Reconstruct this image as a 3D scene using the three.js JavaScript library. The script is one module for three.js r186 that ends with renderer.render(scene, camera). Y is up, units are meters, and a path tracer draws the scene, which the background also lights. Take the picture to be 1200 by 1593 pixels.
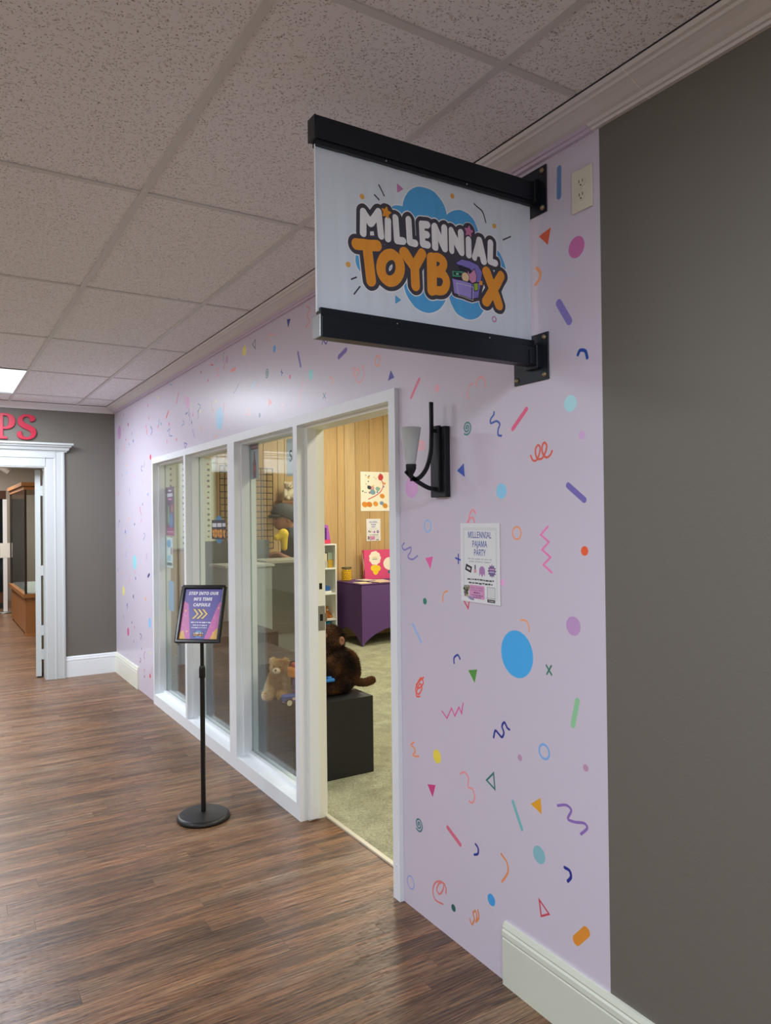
import * as THREE from 'three';
import { RectAreaLightUniformsLib } from 'three/addons/lights/RectAreaLightUniformsLib.js';
import { RoundedBoxGeometry } from 'three/addons/geometries/RoundedBoxGeometry.js';
import { mergeGeometries, mergeVertices } from 'three/addons/utils/BufferGeometryUtils.js';
import { MarchingCubes } from 'three/addons/objects/MarchingCubes.js';
import { MeshSurfaceSampler } from 'three/addons/math/MeshSurfaceSampler.js';
import { FontLoader } from 'three/addons/loaders/FontLoader.js';
import { TextGeometry } from 'three/addons/geometries/TextGeometry.js';

// ---------- camera, exposure, lights ----------
const scene = new THREE.Scene();
scene.background = new THREE.Color(0x000000);
const renderer = new THREE.WebGLRenderer({ antialias: true });
renderer.toneMapping = THREE.LinearToneMapping;
renderer.toneMappingExposure = 1.16;
renderer.shadowMap.enabled = true;
RectAreaLightUniformsLib.init();

const camera = new THREE.PerspectiveCamera(69.6, 1200 / 1593, 0.05, 60);
{
  const yaw = 0.553687, pitch = 0.00783, roll = -0.011357;
  const f = new THREE.Vector3(Math.sin(yaw) * Math.cos(pitch), Math.sin(pitch), -Math.cos(yaw) * Math.cos(pitch));
  const r = new THREE.Vector3(Math.cos(yaw), 0, Math.sin(yaw));
  const u = new THREE.Vector3().crossVectors(r, f);
  const up = r.clone().multiplyScalar(-Math.sin(roll)).addScaledVector(u, Math.cos(roll));
  camera.position.set(-1.633, 1.56, 0);
  camera.up.copy(up);
  camera.lookAt(camera.position.clone().add(f));
}

// lamp strengths: hall fittings, shop fittings, far room fittings
const HALL = { color: 0xecf3ff, power: 21, glow: 1.5 };
const SHOP = { color: 0xfff6e2, power: 23, glow: 1.5 };
const FAR = { color: 0xfff6ee, power: 27, glow: 1.5 };

// ---------- helpers ----------
let seedValue = 7;
const rnd = () => { seedValue = (seedValue * 1664525 + 1013904223) >>> 0; return seedValue / 4294967296; };
const rr = (a, b) => a + (b - a) * rnd();
const names = new Map();
function numbered(n) { const k = names.get(n) ?? 0; names.set(n, k + 1); return k ? n + '_' + String(k).padStart(3, '0') : n; }
function mat(color, roughness = 0.6, o = {}) { return new THREE.MeshPhysicalMaterial({ color, roughness, ...o }); }
function shadow(m) { m.castShadow = true; m.receiveShadow = true; return m; }
function part(name, geo, material, parent, pos) { const m = shadow(new THREE.Mesh(geo, material)); m.name = name; parent.add(m); if (pos) m.position.set(...pos); return m; }
function thing(name, label, category, pos = [0, 0, 0], turn = 0, group) {
  const g = new THREE.Group(); g.name = numbered(name); g.position.set(...pos); g.rotation.y = turn;
  g.userData = { label, category }; if (group) g.userData.group = group; scene.add(g); return g;
}
function solo(name, label, category, geo, material, pos = [0, 0, 0], group) {
  const m = shadow(new THREE.Mesh(geo, material)); m.name = numbered(name); m.position.set(...pos);
  m.userData = { label, category }; if (group) m.userData.group = group; scene.add(m); return m;
}
function struct(name, label, category = 'room') { const g = new THREE.Group(); g.name = name; g.userData = { label, category, kind: 'structure' }; scene.add(g); return g; }
// box between two corners with uv in metres
function boxAt(x0, x1, y0, y1, z0, z1, off = [0, 0]) {
  const g = new THREE.BoxGeometry(x1 - x0, y1 - y0, z1 - z0); g.translate((x0 + x1) / 2, (y0 + y1) / 2, (z0 + z1) / 2); return metric(g, off);
}
function metric(g, off = [0, 0]) {
  const p = g.attributes.position, n = g.attributes.normal, uv = g.attributes.uv;
  for (let i = 0; i < p.count; i++) {
    const ax = Math.abs(n.getX(i)), ay = Math.abs(n.getY(i)), az = Math.abs(n.getZ(i));
    let u, v; if (ax > ay && ax > az) { u = p.getZ(i); v = p.getY(i); } else if (ay > az) { u = p.getX(i); v = p.getZ(i); } else { u = p.getX(i); v = p.getY(i); }
    uv.setXY(i, u + off[0], v + off[1]);
  }
  return g;
}
function rbox(w, h, d, r = 0.004, s = 2) { return new RoundedBoxGeometry(w, h, d, s, r); }
function cyl(r0, r1, h, seg = 24) { return new THREE.CylinderGeometry(r0, r1, h, seg); }
function tube(pts, r, seg = 24, rad = 8) { return new THREE.TubeGeometry(new THREE.CatmullRomCurve3(pts.map((p) => new THREE.Vector3(...p))), seg, r, rad); }
function lathe(pts, seg = 32) { return new THREE.LatheGeometry(pts.map((p) => new THREE.Vector2(...p)), seg); }
// profile (list of [a, b]) extruded straight along an axis of length len
function profile(pts, len) { const s = new THREE.Shape(pts.map((p) => new THREE.Vector2(...p))); return new THREE.ExtrudeGeometry(s, { depth: len, bevelEnabled: false }); }
function canvas(w, h, draw) {
  const c = document.createElement('canvas'); c.width = w; c.height = h; draw(c.getContext('2d'), w, h);
  const t = new THREE.CanvasTexture(c); t.colorSpace = THREE.SRGBColorSpace; t.anisotropy = 8; return t;
}
function data(w, h, fn, srgb = true) {
  const a = new Uint8Array(w * h * 4);
  for (let y = 0, i = 0; y < h; y++) for (let x = 0; x < w; x++, i += 4) { const c = fn(x / w, y / h, x, y); a[i] = c[0]; a[i + 1] = c[1]; a[i + 2] = c[2]; a[i + 3] = 255; }
  const t = new THREE.DataTexture(a, w, h); t.magFilter = THREE.LinearFilter; t.minFilter = THREE.LinearMipmapLinearFilter; t.generateMipmaps = true;
  t.wrapS = t.wrapT = THREE.RepeatWrapping; if (srgb) t.colorSpace = THREE.SRGBColorSpace; t.needsUpdate = true; return t;
}
// periodic value noise: px, py lattice cells over the unit square
function hash(x, y, s) { let h = Math.imul(x, 374761393) ^ Math.imul(y, 668265263) ^ Math.imul(s, 2147483647 - 1013); h = Math.imul(h ^ (h >>> 13), 1274126177); return ((h ^ (h >>> 16)) >>> 0) / 4294967296; }
function noise(u, v, px, py, s) {
  const x = u * px, y = v * py; let x0 = Math.floor(x), y0 = Math.floor(y); const fx = x - x0, fy = y - y0;
  x0 = ((x0 % px) + px) % px; y0 = ((y0 % py) + py) % py; const x1 = (x0 + 1) % px, y1 = (y0 + 1) % py;
  const a = fx * fx * (3 - 2 * fx), b = fy * fy * (3 - 2 * fy);
  const p = hash(x0, y0, s), q = hash(x1, y0, s), r = hash(x0, y1, s), t = hash(x1, y1, s);
  return p + (q - p) * a + (r - p) * b + (p - q - r + t) * a * b;
}
// surface of a distance field on a grid
function field(fn, c, half, res) {
  const mc = new MarchingCubes(res, new THREE.MeshStandardMaterial(), false, false, 200000);
  mc.isolation = 0; const h = res / 2; let i = 0;
  for (let z = 0; z < res; z++) for (let y = 0; y < res; y++) for (let x = 0; x < res; x++) mc.field[i++] = -fn(c[0] + ((x - h) / h) * half, c[1] + ((y - h) / h) * half, c[2] + ((z - h) / h) * half);
  mc.update();
  let g = new THREE.BufferGeometry(); g.setAttribute('position', new THREE.BufferAttribute(mc.positionArray.slice(0, mc.count * 3), 3));
  g.scale(half, half, half); g.translate(...c); g = mergeVertices(g, 1e-5); g.computeVertexNormals();
  g.setAttribute('uv', new THREE.BufferAttribute(new Float32Array(g.attributes.position.count * 2), 2));
  return g;
}
const smin = (a, b, k) => { const h = Math.max(k - Math.abs(a - b), 0) / k; return Math.min(a, b) - h * h * k * 0.25; };
function ball(x, y, z, c, r) { const dx = (x - c[0]) / r[0], dy = (y - c[1]) / r[1], dz = (z - c[2]) / r[2]; const k = Math.sqrt(dx * dx + dy * dy + dz * dz); return (k - 1) * Math.min(r[0], r[1], r[2]); }
function bone(x, y, z, a, b, ra, rb) {
  const bx = b[0] - a[0], by = b[1] - a[1], bz = b[2] - a[2], px = x - a[0], py = y - a[1], pz = z - a[2];
  const t = Math.max(0, Math.min(1, (px * bx + py * by + pz * bz) / (bx * bx + by * by + bz * bz)));
  return Math.hypot(px - bx * t, py - by * t, pz - bz * t) - (ra + (rb - ra) * t);
}
// short pile standing on a plush surface
function fur(mesh, count, len, colors, parent) {
  const s = new MeshSurfaceSampler(mesh); s.setRandomGenerator(rnd); s.build();
  const blade = new THREE.ConeGeometry(0.0014, 1, 3, 1, true); blade.translate(0, 0.5, 0);
  const im = new THREE.InstancedMesh(blade, mat(0xffffff, 0.85), count); im.name = 'fur'; im.userData = { kind: 'stuff' };
  const p = new THREE.Vector3(), n = new THREE.Vector3(), q = new THREE.Quaternion(), up = new THREE.Vector3(0, 1, 0), m = new THREE.Matrix4(), sc = new THREE.Vector3();
  for (let i = 0; i < count; i++) {
    s.sample(p, n); n.x += rr(-0.5, 0.5); n.y += rr(-0.8, 0.2); n.z += rr(-0.5, 0.5); n.normalize(); q.setFromUnitVectors(up, n);
    const l = len * rr(0.6, 1.2); sc.set(1, l, 1); m.compose(p, q, sc); im.setMatrixAt(i, m); im.setColorAt(i, new THREE.Color(colors[Math.max(0, Math.min(colors.length - 1, Math.floor(colors.length * (0.5 + 0.45 * Math.sin(p.x * 31 + p.y * 17) * Math.sin(p.z * 27 + p.y * 23 + 1) + rr(-0.3, 0.3)))))]));
  }
  im.castShadow = im.receiveShadow = true; parent.add(im); return im;
}
const font = await new FontLoader().loadAsync('fonts/droid/droid_serif_bold.typeface.json');
const CONFETTI = {near:[
["l","#cf6480",0.0107,[[-2.437,2.038],[-2.38,2.101]]],
["o","#eba3ab",-2.26,2.047,0.0153],
["s","#e39c98",0.0041,[[-2.07,1.982],[-2.075,2.005],[-2.061,2.027],[-2.042,2.03]]],
["s","#e39c98",0.0041,[[-2.026,2.014],[-2.023,2.034],[-1.999,2.047],[-1.977,2.028],[-1.978,2.007]]],
["S","#2f7270",-2.081,1.878,0.0255,0.0048],
["s","#2b4a9c",0.0052,[[-1.932,1.915],[-1.934,1.906],[-1.95,1.893],[-1.948,1.879],[-1.92,1.883],[-1.903,1.871],[-1.912,1.853],[-1.911,1.835],[-1.896,1.831]]],
["l","#d5557d",0.0108,[[-1.838,1.848],[-1.772,1.904]]],
["o","#a3d3da",-1.581,1.896,0.0254],
["o","#c6a0ca",-1.537,1.797,0.0125],
["s","#cc5340",0.0049,[[-1.755,1.753],[-1.744,1.737],[-1.727,1.738],[-1.713,1.762],[-1.713,1.779],[-1.723,1.783],[-1.733,1.769],[-1.727,1.744],[-1.705,1.74],[-1.688,1.76],[-1.683,1.78],[-1.694,1.789],[-1.703,1.776],[-1.7,1.755],[-1.684,1.742],[-1.667,1.749],[-1.66,1.76]]],
["t","#3c55aa",0,[[-2.143,1.728],[-2.102,1.753],[-2.097,1.703]]],
["o","#82c0f4",-1.899,1.645,0.0259],
["l","#6c5fa9",0.0133,[[-1.594,1.651],[-1.531,1.606]]],
["s","#e28592",0.0048,[[-2.09,1.534],[-2.073,1.553],[-2.053,1.556],[-2.043,1.534]]],
["s","#e28592",0.0048,[[-2.038,1.573],[-2.054,1.584],[-2.071,1.568],[-2.079,1.534]]],
["R","#88b0e4",-2.333,1.526,0.0223,0.0045],
["R","#e29270",-1.825,1.505,0.0202,0.0044],
["z","#db75ab",0.0048,[[-1.682,1.527],[-1.714,1.501],[-1.678,1.479],[-1.709,1.454],[-1.672,1.432],[-1.704,1.407],[-1.668,1.385]]],
["o","#dc562c",-1.532,1.456,0.0141],
["s","#7c75b4",0.0047,[[-2.499,1.457],[-2.516,1.443],[-2.499,1.429],[-2.453,1.441],[-2.456,1.421],[-2.474,1.405],[-2.46,1.394],[-2.433,1.395],[-2.405,1.409]]],
["t","#da609f",0,[[-2.352,1.402],[-2.3,1.41],[-2.318,1.361]]],
["l","#2a3f9c",0.0042,[[-2.158,1.41],[-2.129,1.404]]],
["l","#2a3f9c",0.0042,[[-2.141,1.424],[-2.141,1.391]]],
["o","#e39fcb",-1.9,1.338,0.011],
["s","#e0935f",0.0043,[[-2.24,1.243],[-2.239,1.263],[-2.229,1.279],[-2.21,1.285]]],
["o","#2d7766",-2.358,1.234,0.0128],
["T","#c44252",0.0042,[[-2.123,1.272],[-2.087,1.233],[-2.077,1.276]]],
["l","#91abd8",0.0085,[[-2.445,1.136],[-2.388,1.072]]],
["s","#e39c78",0.0044,[[-1.812,1.222],[-1.789,1.223],[-1.776,1.212],[-1.772,1.191]]],
["o","#3ea2ea",-1.833,1.108,0.0772],
["o","#af8cb9",-1.581,1.23,0.0288],
["o","#cb9bcb",-2.441,1.681,0.0438],
["l","#f2aab3",0.0295,[[-2.479,1.859],[-2.36,1.839]]],
["s","#2a3a8e",0.0053,[[-2.174,1.024],[-2.174,1.043],[-2.152,1.057],[-2.139,1.045]]],
["t","#4d8d3c",0,[[-2.091,1.012],[-2.04,1.023],[-2.055,0.973]]],
["l","#2d6c58",0.004,[[-1.697,1.094],[-1.674,1.068]]],
["l","#2d6c58",0.004,[[-1.675,1.096],[-1.695,1.067]]],
["s","#dd5a4d",0.005,[[-2.373,0.936],[-2.398,0.919],[-2.425,0.896],[-2.405,0.888],[-2.375,0.914],[-2.391,0.93],[-2.411,0.911],[-2.43,0.875],[-2.408,0.864],[-2.385,0.891],[-2.4,0.906],[-2.421,0.874],[-2.424,0.853],[-2.401,0.856]]],
["z","#cc528f",0.0039,[[-2.254,0.831],[-2.222,0.811],[-2.193,0.855],[-2.174,0.83],[-2.148,0.868],[-2.133,0.848],[-2.123,0.888]]],
["l","#86bc92",0.0134,[[-1.568,1.01],[-1.588,0.933]]],
["s","#1c2f84",0.0055,[[-1.955,0.806],[-1.946,0.831],[-1.928,0.824],[-1.912,0.817],[-1.902,0.835],[-1.911,0.854],[-1.898,0.87],[-1.885,0.855],[-1.874,0.852]]],
["s","#dd8c64",0.0051,[[-2.446,0.665],[-2.467,0.649],[-2.444,0.642],[-2.437,0.631],[-2.454,0.614],[-2.438,0.612],[-2.413,0.619]]],
["o","#dccb4c",-2.289,0.651,0.0257],
["o","#ad89a4",-1.824,0.772,0.0105],
["R","#70a1d8",-1.711,0.821,0.0222,0.005],
["o","#ad89a4",-1.539,0.819,0.0104],
["t","#bc3c76",0,[[-2.355,0.526],[-2.301,0.539],[-2.321,0.487]]],
["s","#d88a8c",0.0047,[[-2.145,0.627],[-2.121,0.64],[-2.097,0.627],[-2.101,0.594],[-2.075,0.593],[-2.063,0.569],[-2.076,0.544],[-2.095,0.544]]],
["T","#2d6c64",0.0045,[[-1.996,0.648],[-1.958,0.683],[-1.952,0.63]]],
["l","#6cacb0",0.0096,[[-1.861,0.617],[-1.819,0.542]]],
["t","#d49826",0,[[-1.775,0.637],[-1.73,0.671],[-1.726,0.621]]],
["s","#7f63a8",0.0059,[[-1.655,0.671],[-1.62,0.684],[-1.599,0.675],[-1.613,0.645],[-1.584,0.645],[-1.548,0.654],[-1.537,0.643],[-1.561,0.618]]],
["S","#3f6c76",-2.418,0.349,0.028,0.0051],
["l","#c8647e",0.012,[[-2.226,0.404],[-2.151,0.369]]],
["s","#1c2f84",0.0057,[[-2.061,0.403],[-2.047,0.394],[-2.049,0.374],[-2.069,0.363]]],
["s","#d08454",0.0054,[[-1.923,0.421],[-1.894,0.403],[-1.891,0.372],[-1.921,0.329]]],
["o","#7baeb8",-1.74,0.488,0.0276],
["s","#1c2a80",0.0069,[[-1.629,0.492],[-1.609,0.49],[-1.604,0.473],[-1.617,0.456]]],
["R","#8698cc",-2.481,0.095,0.0246,0.0039],
["s","#cc7272",0.0049,[[-2.263,0.104],[-2.31,0.099],[-2.327,0.123],[-2.315,0.158],[-2.286,0.18],[-2.257,0.183],[-2.262,0.157],[-2.283,0.133],[-2.301,0.142],[-2.286,0.171],[-2.257,0.185],[-2.241,0.171],[-2.243,0.152]]],
["o","#1f5c52",-2.196,0.119,0.0131],
["o","#3b93d0",-1.978,0.243,0.02],
["s","#cc7a48",0.0046,[[-2.099,0.122],[-2.087,0.109],[-2.073,0.134],[-2.08,0.151],[-2.066,0.166],[-2.059,0.146],[-2.064,0.129],[-2.048,0.151],[-2.053,0.175]]],
["T","#bc3c4c",0.0041,[[-1.742,0.346],[-1.699,0.32],[-1.734,0.298]]],
["l","#d08630",0.0212,[[-1.585,0.293],[-1.546,0.337]]],
["l","#5f80ae",0.0135,[[-1.614,2.616],[-1.616,2.532]]],
["t","#c8542e",0,[[-1.705,2.439],[-1.652,2.45],[-1.666,2.4]]],
["o","#bc689e",-1.548,2.355,0.0317],
["s","#e4966a",0.0076,[[-1.717,2.343],[-1.701,2.324],[-1.705,2.305],[-1.722,2.292]]],
["l","#7c72b6",0.0173,[[-1.623,2.208],[-1.581,2.143]]],
["s","#1c4294",0.0071,[[-1.548,2.036],[-1.539,2.047],[-1.519,2.041],[-1.512,2.02]]]],
header:[
["s","#cc8a9c",0.0051,[[-3.386,2.642],[-3.343,2.614],[-3.379,2.591],[-3.345,2.555],[-3.395,2.534]]],
["t","#31418c",0,[[-3.626,2.63],[-3.578,2.623],[-3.611,2.582]]],
["o","#e6d46c",-4.257,2.587,0.0306],
["T","#3b6c6c",0.0045,[[-4.121,2.597],[-4.077,2.617],[-4.078,2.563]]],
["s","#dd9c98",0.0057,[[-3.888,2.562],[-3.865,2.597],[-3.812,2.588]]],
["o","#5c9fd8",-3.796,2.506,0.0195],
["o","#b090b4",-4.566,2.59,0.0243],
["l","#6a5ba4",0.0118,[[-3.491,2.425],[-3.459,2.348]]],
["l","#6a5ba4",0.0165,[[-3.041,2.316],[-2.972,2.336]]],
["s","#31418c",0.0049,[[-3.213,2.412],[-3.199,2.428],[-3.173,2.405],[-3.154,2.418]]],
["R","#e09078",-2.691,2.233,0.0215,0.0043],
["s","#e29a98",0.0045,[[-2.899,2.202],[-2.907,2.232],[-2.884,2.239]]],
["s","#e29a98",0.0045,[[-2.885,2.198],[-2.892,2.218],[-2.861,2.227],[-2.848,2.21],[-2.874,2.196],[-2.87,2.172],[-2.836,2.167],[-2.808,2.187],[-2.812,2.221],[-2.827,2.24]]],
["t","#3d3f94",0,[[-2.587,2.175],[-2.61,2.134],[-2.56,2.139]]],
["o","#8ccbd2",-3.342,2.285,0.0266],
["s","#e2a08c",0.0048,[[-3.13,2.239],[-3.104,2.219],[-3.115,2.197]]],
["l","#31618c",0.0031,[[-3.208,2.172],[-3.182,2.142]]],
["l","#31618c",0.003,[[-3.181,2.168],[-3.209,2.145]]],
["t","#e2685c",0,[[-3.889,2.245],[-3.835,2.213],[-3.89,2.199]]],
["s","#e3a0b4",0.0052,[[-3.446,2.269],[-3.438,2.235],[-3.475,2.211],[-3.464,2.178],[-3.489,2.145]]],
["S","#3b7272",-3.907,2.391,0.0271,0.005],
["l","#31418c",0.0041,[[-3.713,2.365],[-3.686,2.352]]],
["l","#31418c",0.0041,[[-3.699,2.374],[-3.7,2.341]]],
["o","#c85878",-3.592,2.316,0.012],
["l","#e0867a",0.0144,[[-4.485,2.504],[-4.416,2.507]]],
["o","#8cbfe4",-4.718,2.231,0.0749],
["o","#31418c",-4.022,2.166,0.0132],
["s","#e4b0b0",0.0061,[[-4.229,2.23],[-4.242,2.204],[-4.185,2.191],[-4.167,2.222]]],
["l","#a8c8ea",0.012,[[-4.144,2.346],[-4.083,2.371]]],
["s","#e3b4bc",0.0041,[[-3.711,2.175],[-3.681,2.185],[-3.688,2.145]]],
["s","#8c88b4",0.0048,[[-4.452,2.355],[-4.407,2.372],[-4.353,2.402]]],
["o","#b8485c",-5.095,2.602,0.0106],
["o","#c0506c",-4.948,2.519,0.0104],
["s","#d89098",0.005,[[-4.774,2.563],[-4.728,2.563],[-4.759,2.527],[-4.71,2.51]]],
["s","#c89c6c",0.0051,[[-4.873,2.366],[-4.874,2.315],[-4.833,2.296]]],
["s","#6c7cac",0.0054,[[-5.177,2.391],[-5.12,2.365],[-5.19,2.335]]],
["o","#c89cc0",-5.424,2.436,0.0448],
["l","#cc5058",0.0122,[[-6.01,2.393],[-5.941,2.436]]],
["l","#d06c6c",0.0097,[[-5.706,2.474],[-5.663,2.536]]],
["l","#8898c4",0.0092,[[-5.313,2.222],[-5.266,2.162]]],
["s","#6878ac",0.0061,[[-5.984,2.278],[-5.91,2.29],[-5.926,2.242],[-5.84,2.227]]],
["T","#31418c",0.0047,[[-5.516,2.143],[-5.452,2.128],[-5.498,2.098]]],
["s","#5c7cac",0.0057,[[-5.55,2.318],[-5.518,2.29],[-5.577,2.281]]],
["o","#4c9cac",-6.164,2.36,0.0146],
["o","#c04864",-5.722,2.188,0.0117]],
far:[
["o","#b48cb4",-7.746,2.452,0.0696],
["o","#88cbd2",-7.142,1.169,0.0694],
["o","#e6d878",-7.62,0.862,0.0482],
["o","#82b8ea",-6.596,0.66,0.0445],
["o","#cc5c8c",-7.434,0.478,0.0405],
["o","#ead878",-6.294,2.304,0.031],
["l","#c8485c",0.0112,[[-6.006,2.395],[-5.943,2.443]]],
["l","#cc6470",0.0102,[[-6.664,2.4],[-6.634,2.323]]],
["s","#3c4c8c",0.008,[[-6.505,2.376],[-6.459,2.337],[-6.492,2.305]]],
["l","#c46478",0.0105,[[-6.927,1.685],[-6.877,1.615]]],
["l","#7c7cb4",0.0089,[[-7.333,1.869],[-7.306,1.813]]],
["s","#5c6c9c",0.0062,[[-6.781,1.448],[-6.74,1.424],[-6.8,1.386]]],
["l","#2c2c6c",0.0183,[[-6.646,1.064],[-6.597,1.087]]],
["o","#31418c",-7.129,1.526,0.013],
["o","#3c7cbc",-7.516,1.451,0.0204],
["o","#3c4c9c",-7.111,1.02,0.0151],
["o","#b03c54",-7.358,2.489,0.0177],
["o","#c04864",-6.593,2.57,0.0121],
["s","#d88c94",0.0068,[[-7.533,2.32],[-7.505,2.272],[-7.567,2.243]]],
["s","#e0a0a4",0.0064,[[-7.087,2.172],[-7.106,2.141],[-7.071,2.106]]],
["s","#31418c",0.0062,[[-6.818,2.057],[-6.862,2.029],[-6.82,2.005]]],
["s","#8c9cc8",0.0068,[[-7.473,1.256],[-7.525,1.22],[-7.465,1.206]]],
["s","#a8a8d0",0.0066,[[-7.323,1.36],[-7.305,1.323],[-7.364,1.304]]],
["l","#d07c8c",0.0089,[[-7.336,1.017],[-7.357,0.96]]],
["t","#31415c",0,[[-7.229,0.838],[-7.19,0.869],[-7.183,0.82]]],
["o","#e0a05c",-6.735,0.859,0.0185],
["s","#6c64a0",0.0091,[[-7.493,0.725],[-7.443,0.752],[-7.465,0.699]]],
["s","#6c64a0",0.0085,[[-6.96,0.523],[-6.9,0.509],[-6.936,0.473]]],
["s","#a4548c",0.0083,[[-6.777,0.381],[-6.821,0.333],[-6.788,0.317]]],
["s","#7c4c8c",0.0085,[[-6.968,0.3],[-6.934,0.28],[-6.978,0.252]]],
["o","#7c3c5c",-6.802,0.156,0.0125],
["o","#b03c44",-6.597,0.196,0.0203],
["R","#a8a4cc",-7.08,0.396,0.028,0.0065],
["s","#5c6c9c",0.0069,[[-7.65,0.618],[-7.61,0.588]]],
["o","#b8487c",-7.165,0.555,0.0109],
["o","#8c3c8c",-7.781,1.556,0.014],
["s","#b4b8d8",0.0069,[[-7.703,1.387],[-7.747,1.339]]],
["s","#c8a0c4",0.0065,[[-7.158,1.993],[-7.068,1.96]]],
["s","#b4a8d0",0.0063,[[-6.849,1.934],[-6.799,1.904],[-6.85,1.892]]],
["o","#5c8cd0",-6.621,1.79,0.0142],
["o","#c83c44",-6.522,2.111,0.024],
["o","#3c5c9c",-7.155,2.312,0.0152]]};
const LOGO = {"white":[[[0.1891,0.4745],[0.1907,0.3424],[0.2214,0.4018],[0.2528,0.3235],[0.2627,0.4687]],[[0.2948,0.3621],[0.2939,0.4731]],[[0.3296,0.3303],[0.3356,0.4689],[0.3613,0.4672]],[[0.387,0.3243],[0.3917,0.4651],[0.4158,0.4642]],[[0.474,0.3237],[0.4478,0.3302],[0.452,0.4548],[0.4751,0.4543]],[[0.4495,0.3916],[0.4719,0.3889]],[[0.5082,0.4624],[0.5063,0.3279],[0.5526,0.4582],[0.5515,0.3222]],[[0.5876,0.4573],[0.5871,0.3256],[0.6348,0.458],[0.632,0.3259]],[[0.6701,0.3624],[0.6708,0.4627]],[[0.7007,0.4696],[0.7288,0.3417],[0.7507,0.4815]],[[0.7116,0.43],[0.742,0.4311]],[[0.7844,0.3449],[0.7816,0.4715],[0.8067,0.4782]]],
"orange":[[[0.1598,0.5513],[0.2443,0.5366]],[[0.204,0.5452],[0.2194,0.7607]],[[0.3665,0.5389],[0.4108,0.6227],[0.4485,0.5223]],[[0.4123,0.6222],[0.415,0.7379]],[[0.4917,0.5348],[0.4922,0.7479]],[[0.7625,0.5493],[0.8253,0.7657]],[[0.8383,0.5581],[0.7606,0.7544]]],
"bcurve":[[[0.4917,0.5348],[0.5267,0.5266],[0.5464,0.5583],[0.5306,0.6068],[0.4955,0.6252]],[[0.4954,0.636],[0.5412,0.6307],[0.5592,0.6797],[0.5403,0.7375],[0.4922,0.7479]]],
"ocurve":[[[0.3485,0.6422],[0.3468,0.6649],[0.3422,0.6869],[0.335,0.7068],[0.3258,0.7231],[0.3151,0.7348],[0.3038,0.741],[0.2925,0.7414],[0.2821,0.7361],[0.2733,0.7253],[0.2666,0.7098],[0.2625,0.6908],[0.2612,0.6694],[0.2628,0.6471],[0.2672,0.6254],[0.2742,0.6057],[0.2833,0.5893],[0.2938,0.5774],[0.3051,0.5707],[0.3164,0.5699],[0.327,0.575],[0.336,0.5856],[0.3429,0.6011],[0.3471,0.6204],[0.3485,0.6422]]],
"ticks":[[[0.2561,0.1528],[0.2799,0.2098]],[[0.2364,0.2225],[0.2554,0.2455]],[[0.7023,0.1036],[0.743,0.1383],[0.7614,0.2108]],[[0.8536,0.2999],[0.8902,0.2672]],[[0.137,0.7749],[0.1583,0.7566]],[[0.1476,0.8629],[0.1732,0.8095]]],
"dots":[[[0.186,0.2501]],[[0.5946,0.0917]],[[0.8049,0.2208]],[[0.1245,0.689]]],
"tris":[[[0.3405,0.1119],[0.3618,0.1344],[0.3416,0.1585]],[[0.3264,0.829],[0.3476,0.8462],[0.326,0.8728]]],
"stars":[[[0.2875,0.3122]],[[0.6722,0.3035]]],
"ring":[[[0.7989,0.8687]]],
"cloud":[[[0.4632,0.2634],[0.5659,0.26]],[[0.6359,0.3411],[0.7313,0.3408]],[[0.7769,0.5243],[0.8661,0.5253]],[[0.4631,0.7294],[0.5619,0.7336]],[[0.6644,0.7324],[0.7608,0.7362]],[[0.2899,0.7276],[0.2962,0.8104]],[[0.3494,0.3458],[0.3502,0.244]],[[0.2046,0.6464],[0.1557,0.655]],[[0.4875,0.4964],[0.5797,0.4654]],[[0.6498,0.5641],[0.756,0.5309]]],
"lid":[[[0.6065,0.5336],[0.6345,0.5024],[0.6745,0.5028],[0.7248,0.5181],[0.7434,0.5575],[0.737,0.616],[0.7137,0.6511],[0.702,0.5927],[0.674,0.5566],[0.6182,0.5464]]],
"inside":[[[0.6182,0.5464],[0.674,0.5566],[0.702,0.5927],[0.7137,0.6567],[0.6893,0.6526],[0.5899,0.6433],[0.6297,0.5926]]],
"front":[[[0.586,0.6412],[0.6853,0.6516],[0.6819,0.7611],[0.5969,0.7402]]],
"side":[[[0.6853,0.6516],[0.7386,0.6269],[0.7195,0.7396],[0.6819,0.7611]]],
"tape":[[[0.5864,0.5894],[0.6457,0.5821],[0.6429,0.624],[0.5876,0.633]]],
"pinkblob":[[[0.6619,0.5604],[0.6737,0.5902],[0.6983,0.549],[0.7102,0.5903],[0.7073,0.6361],[0.6852,0.6538],[0.6653,0.6262]]],
"cream":[[[0.6518,0.6191],[0.652,0.5946]]],
"green":[[[0.6934,0.6492],[0.7179,0.6386],[0.7183,0.6892],[0.697,0.7009]]]};
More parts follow.
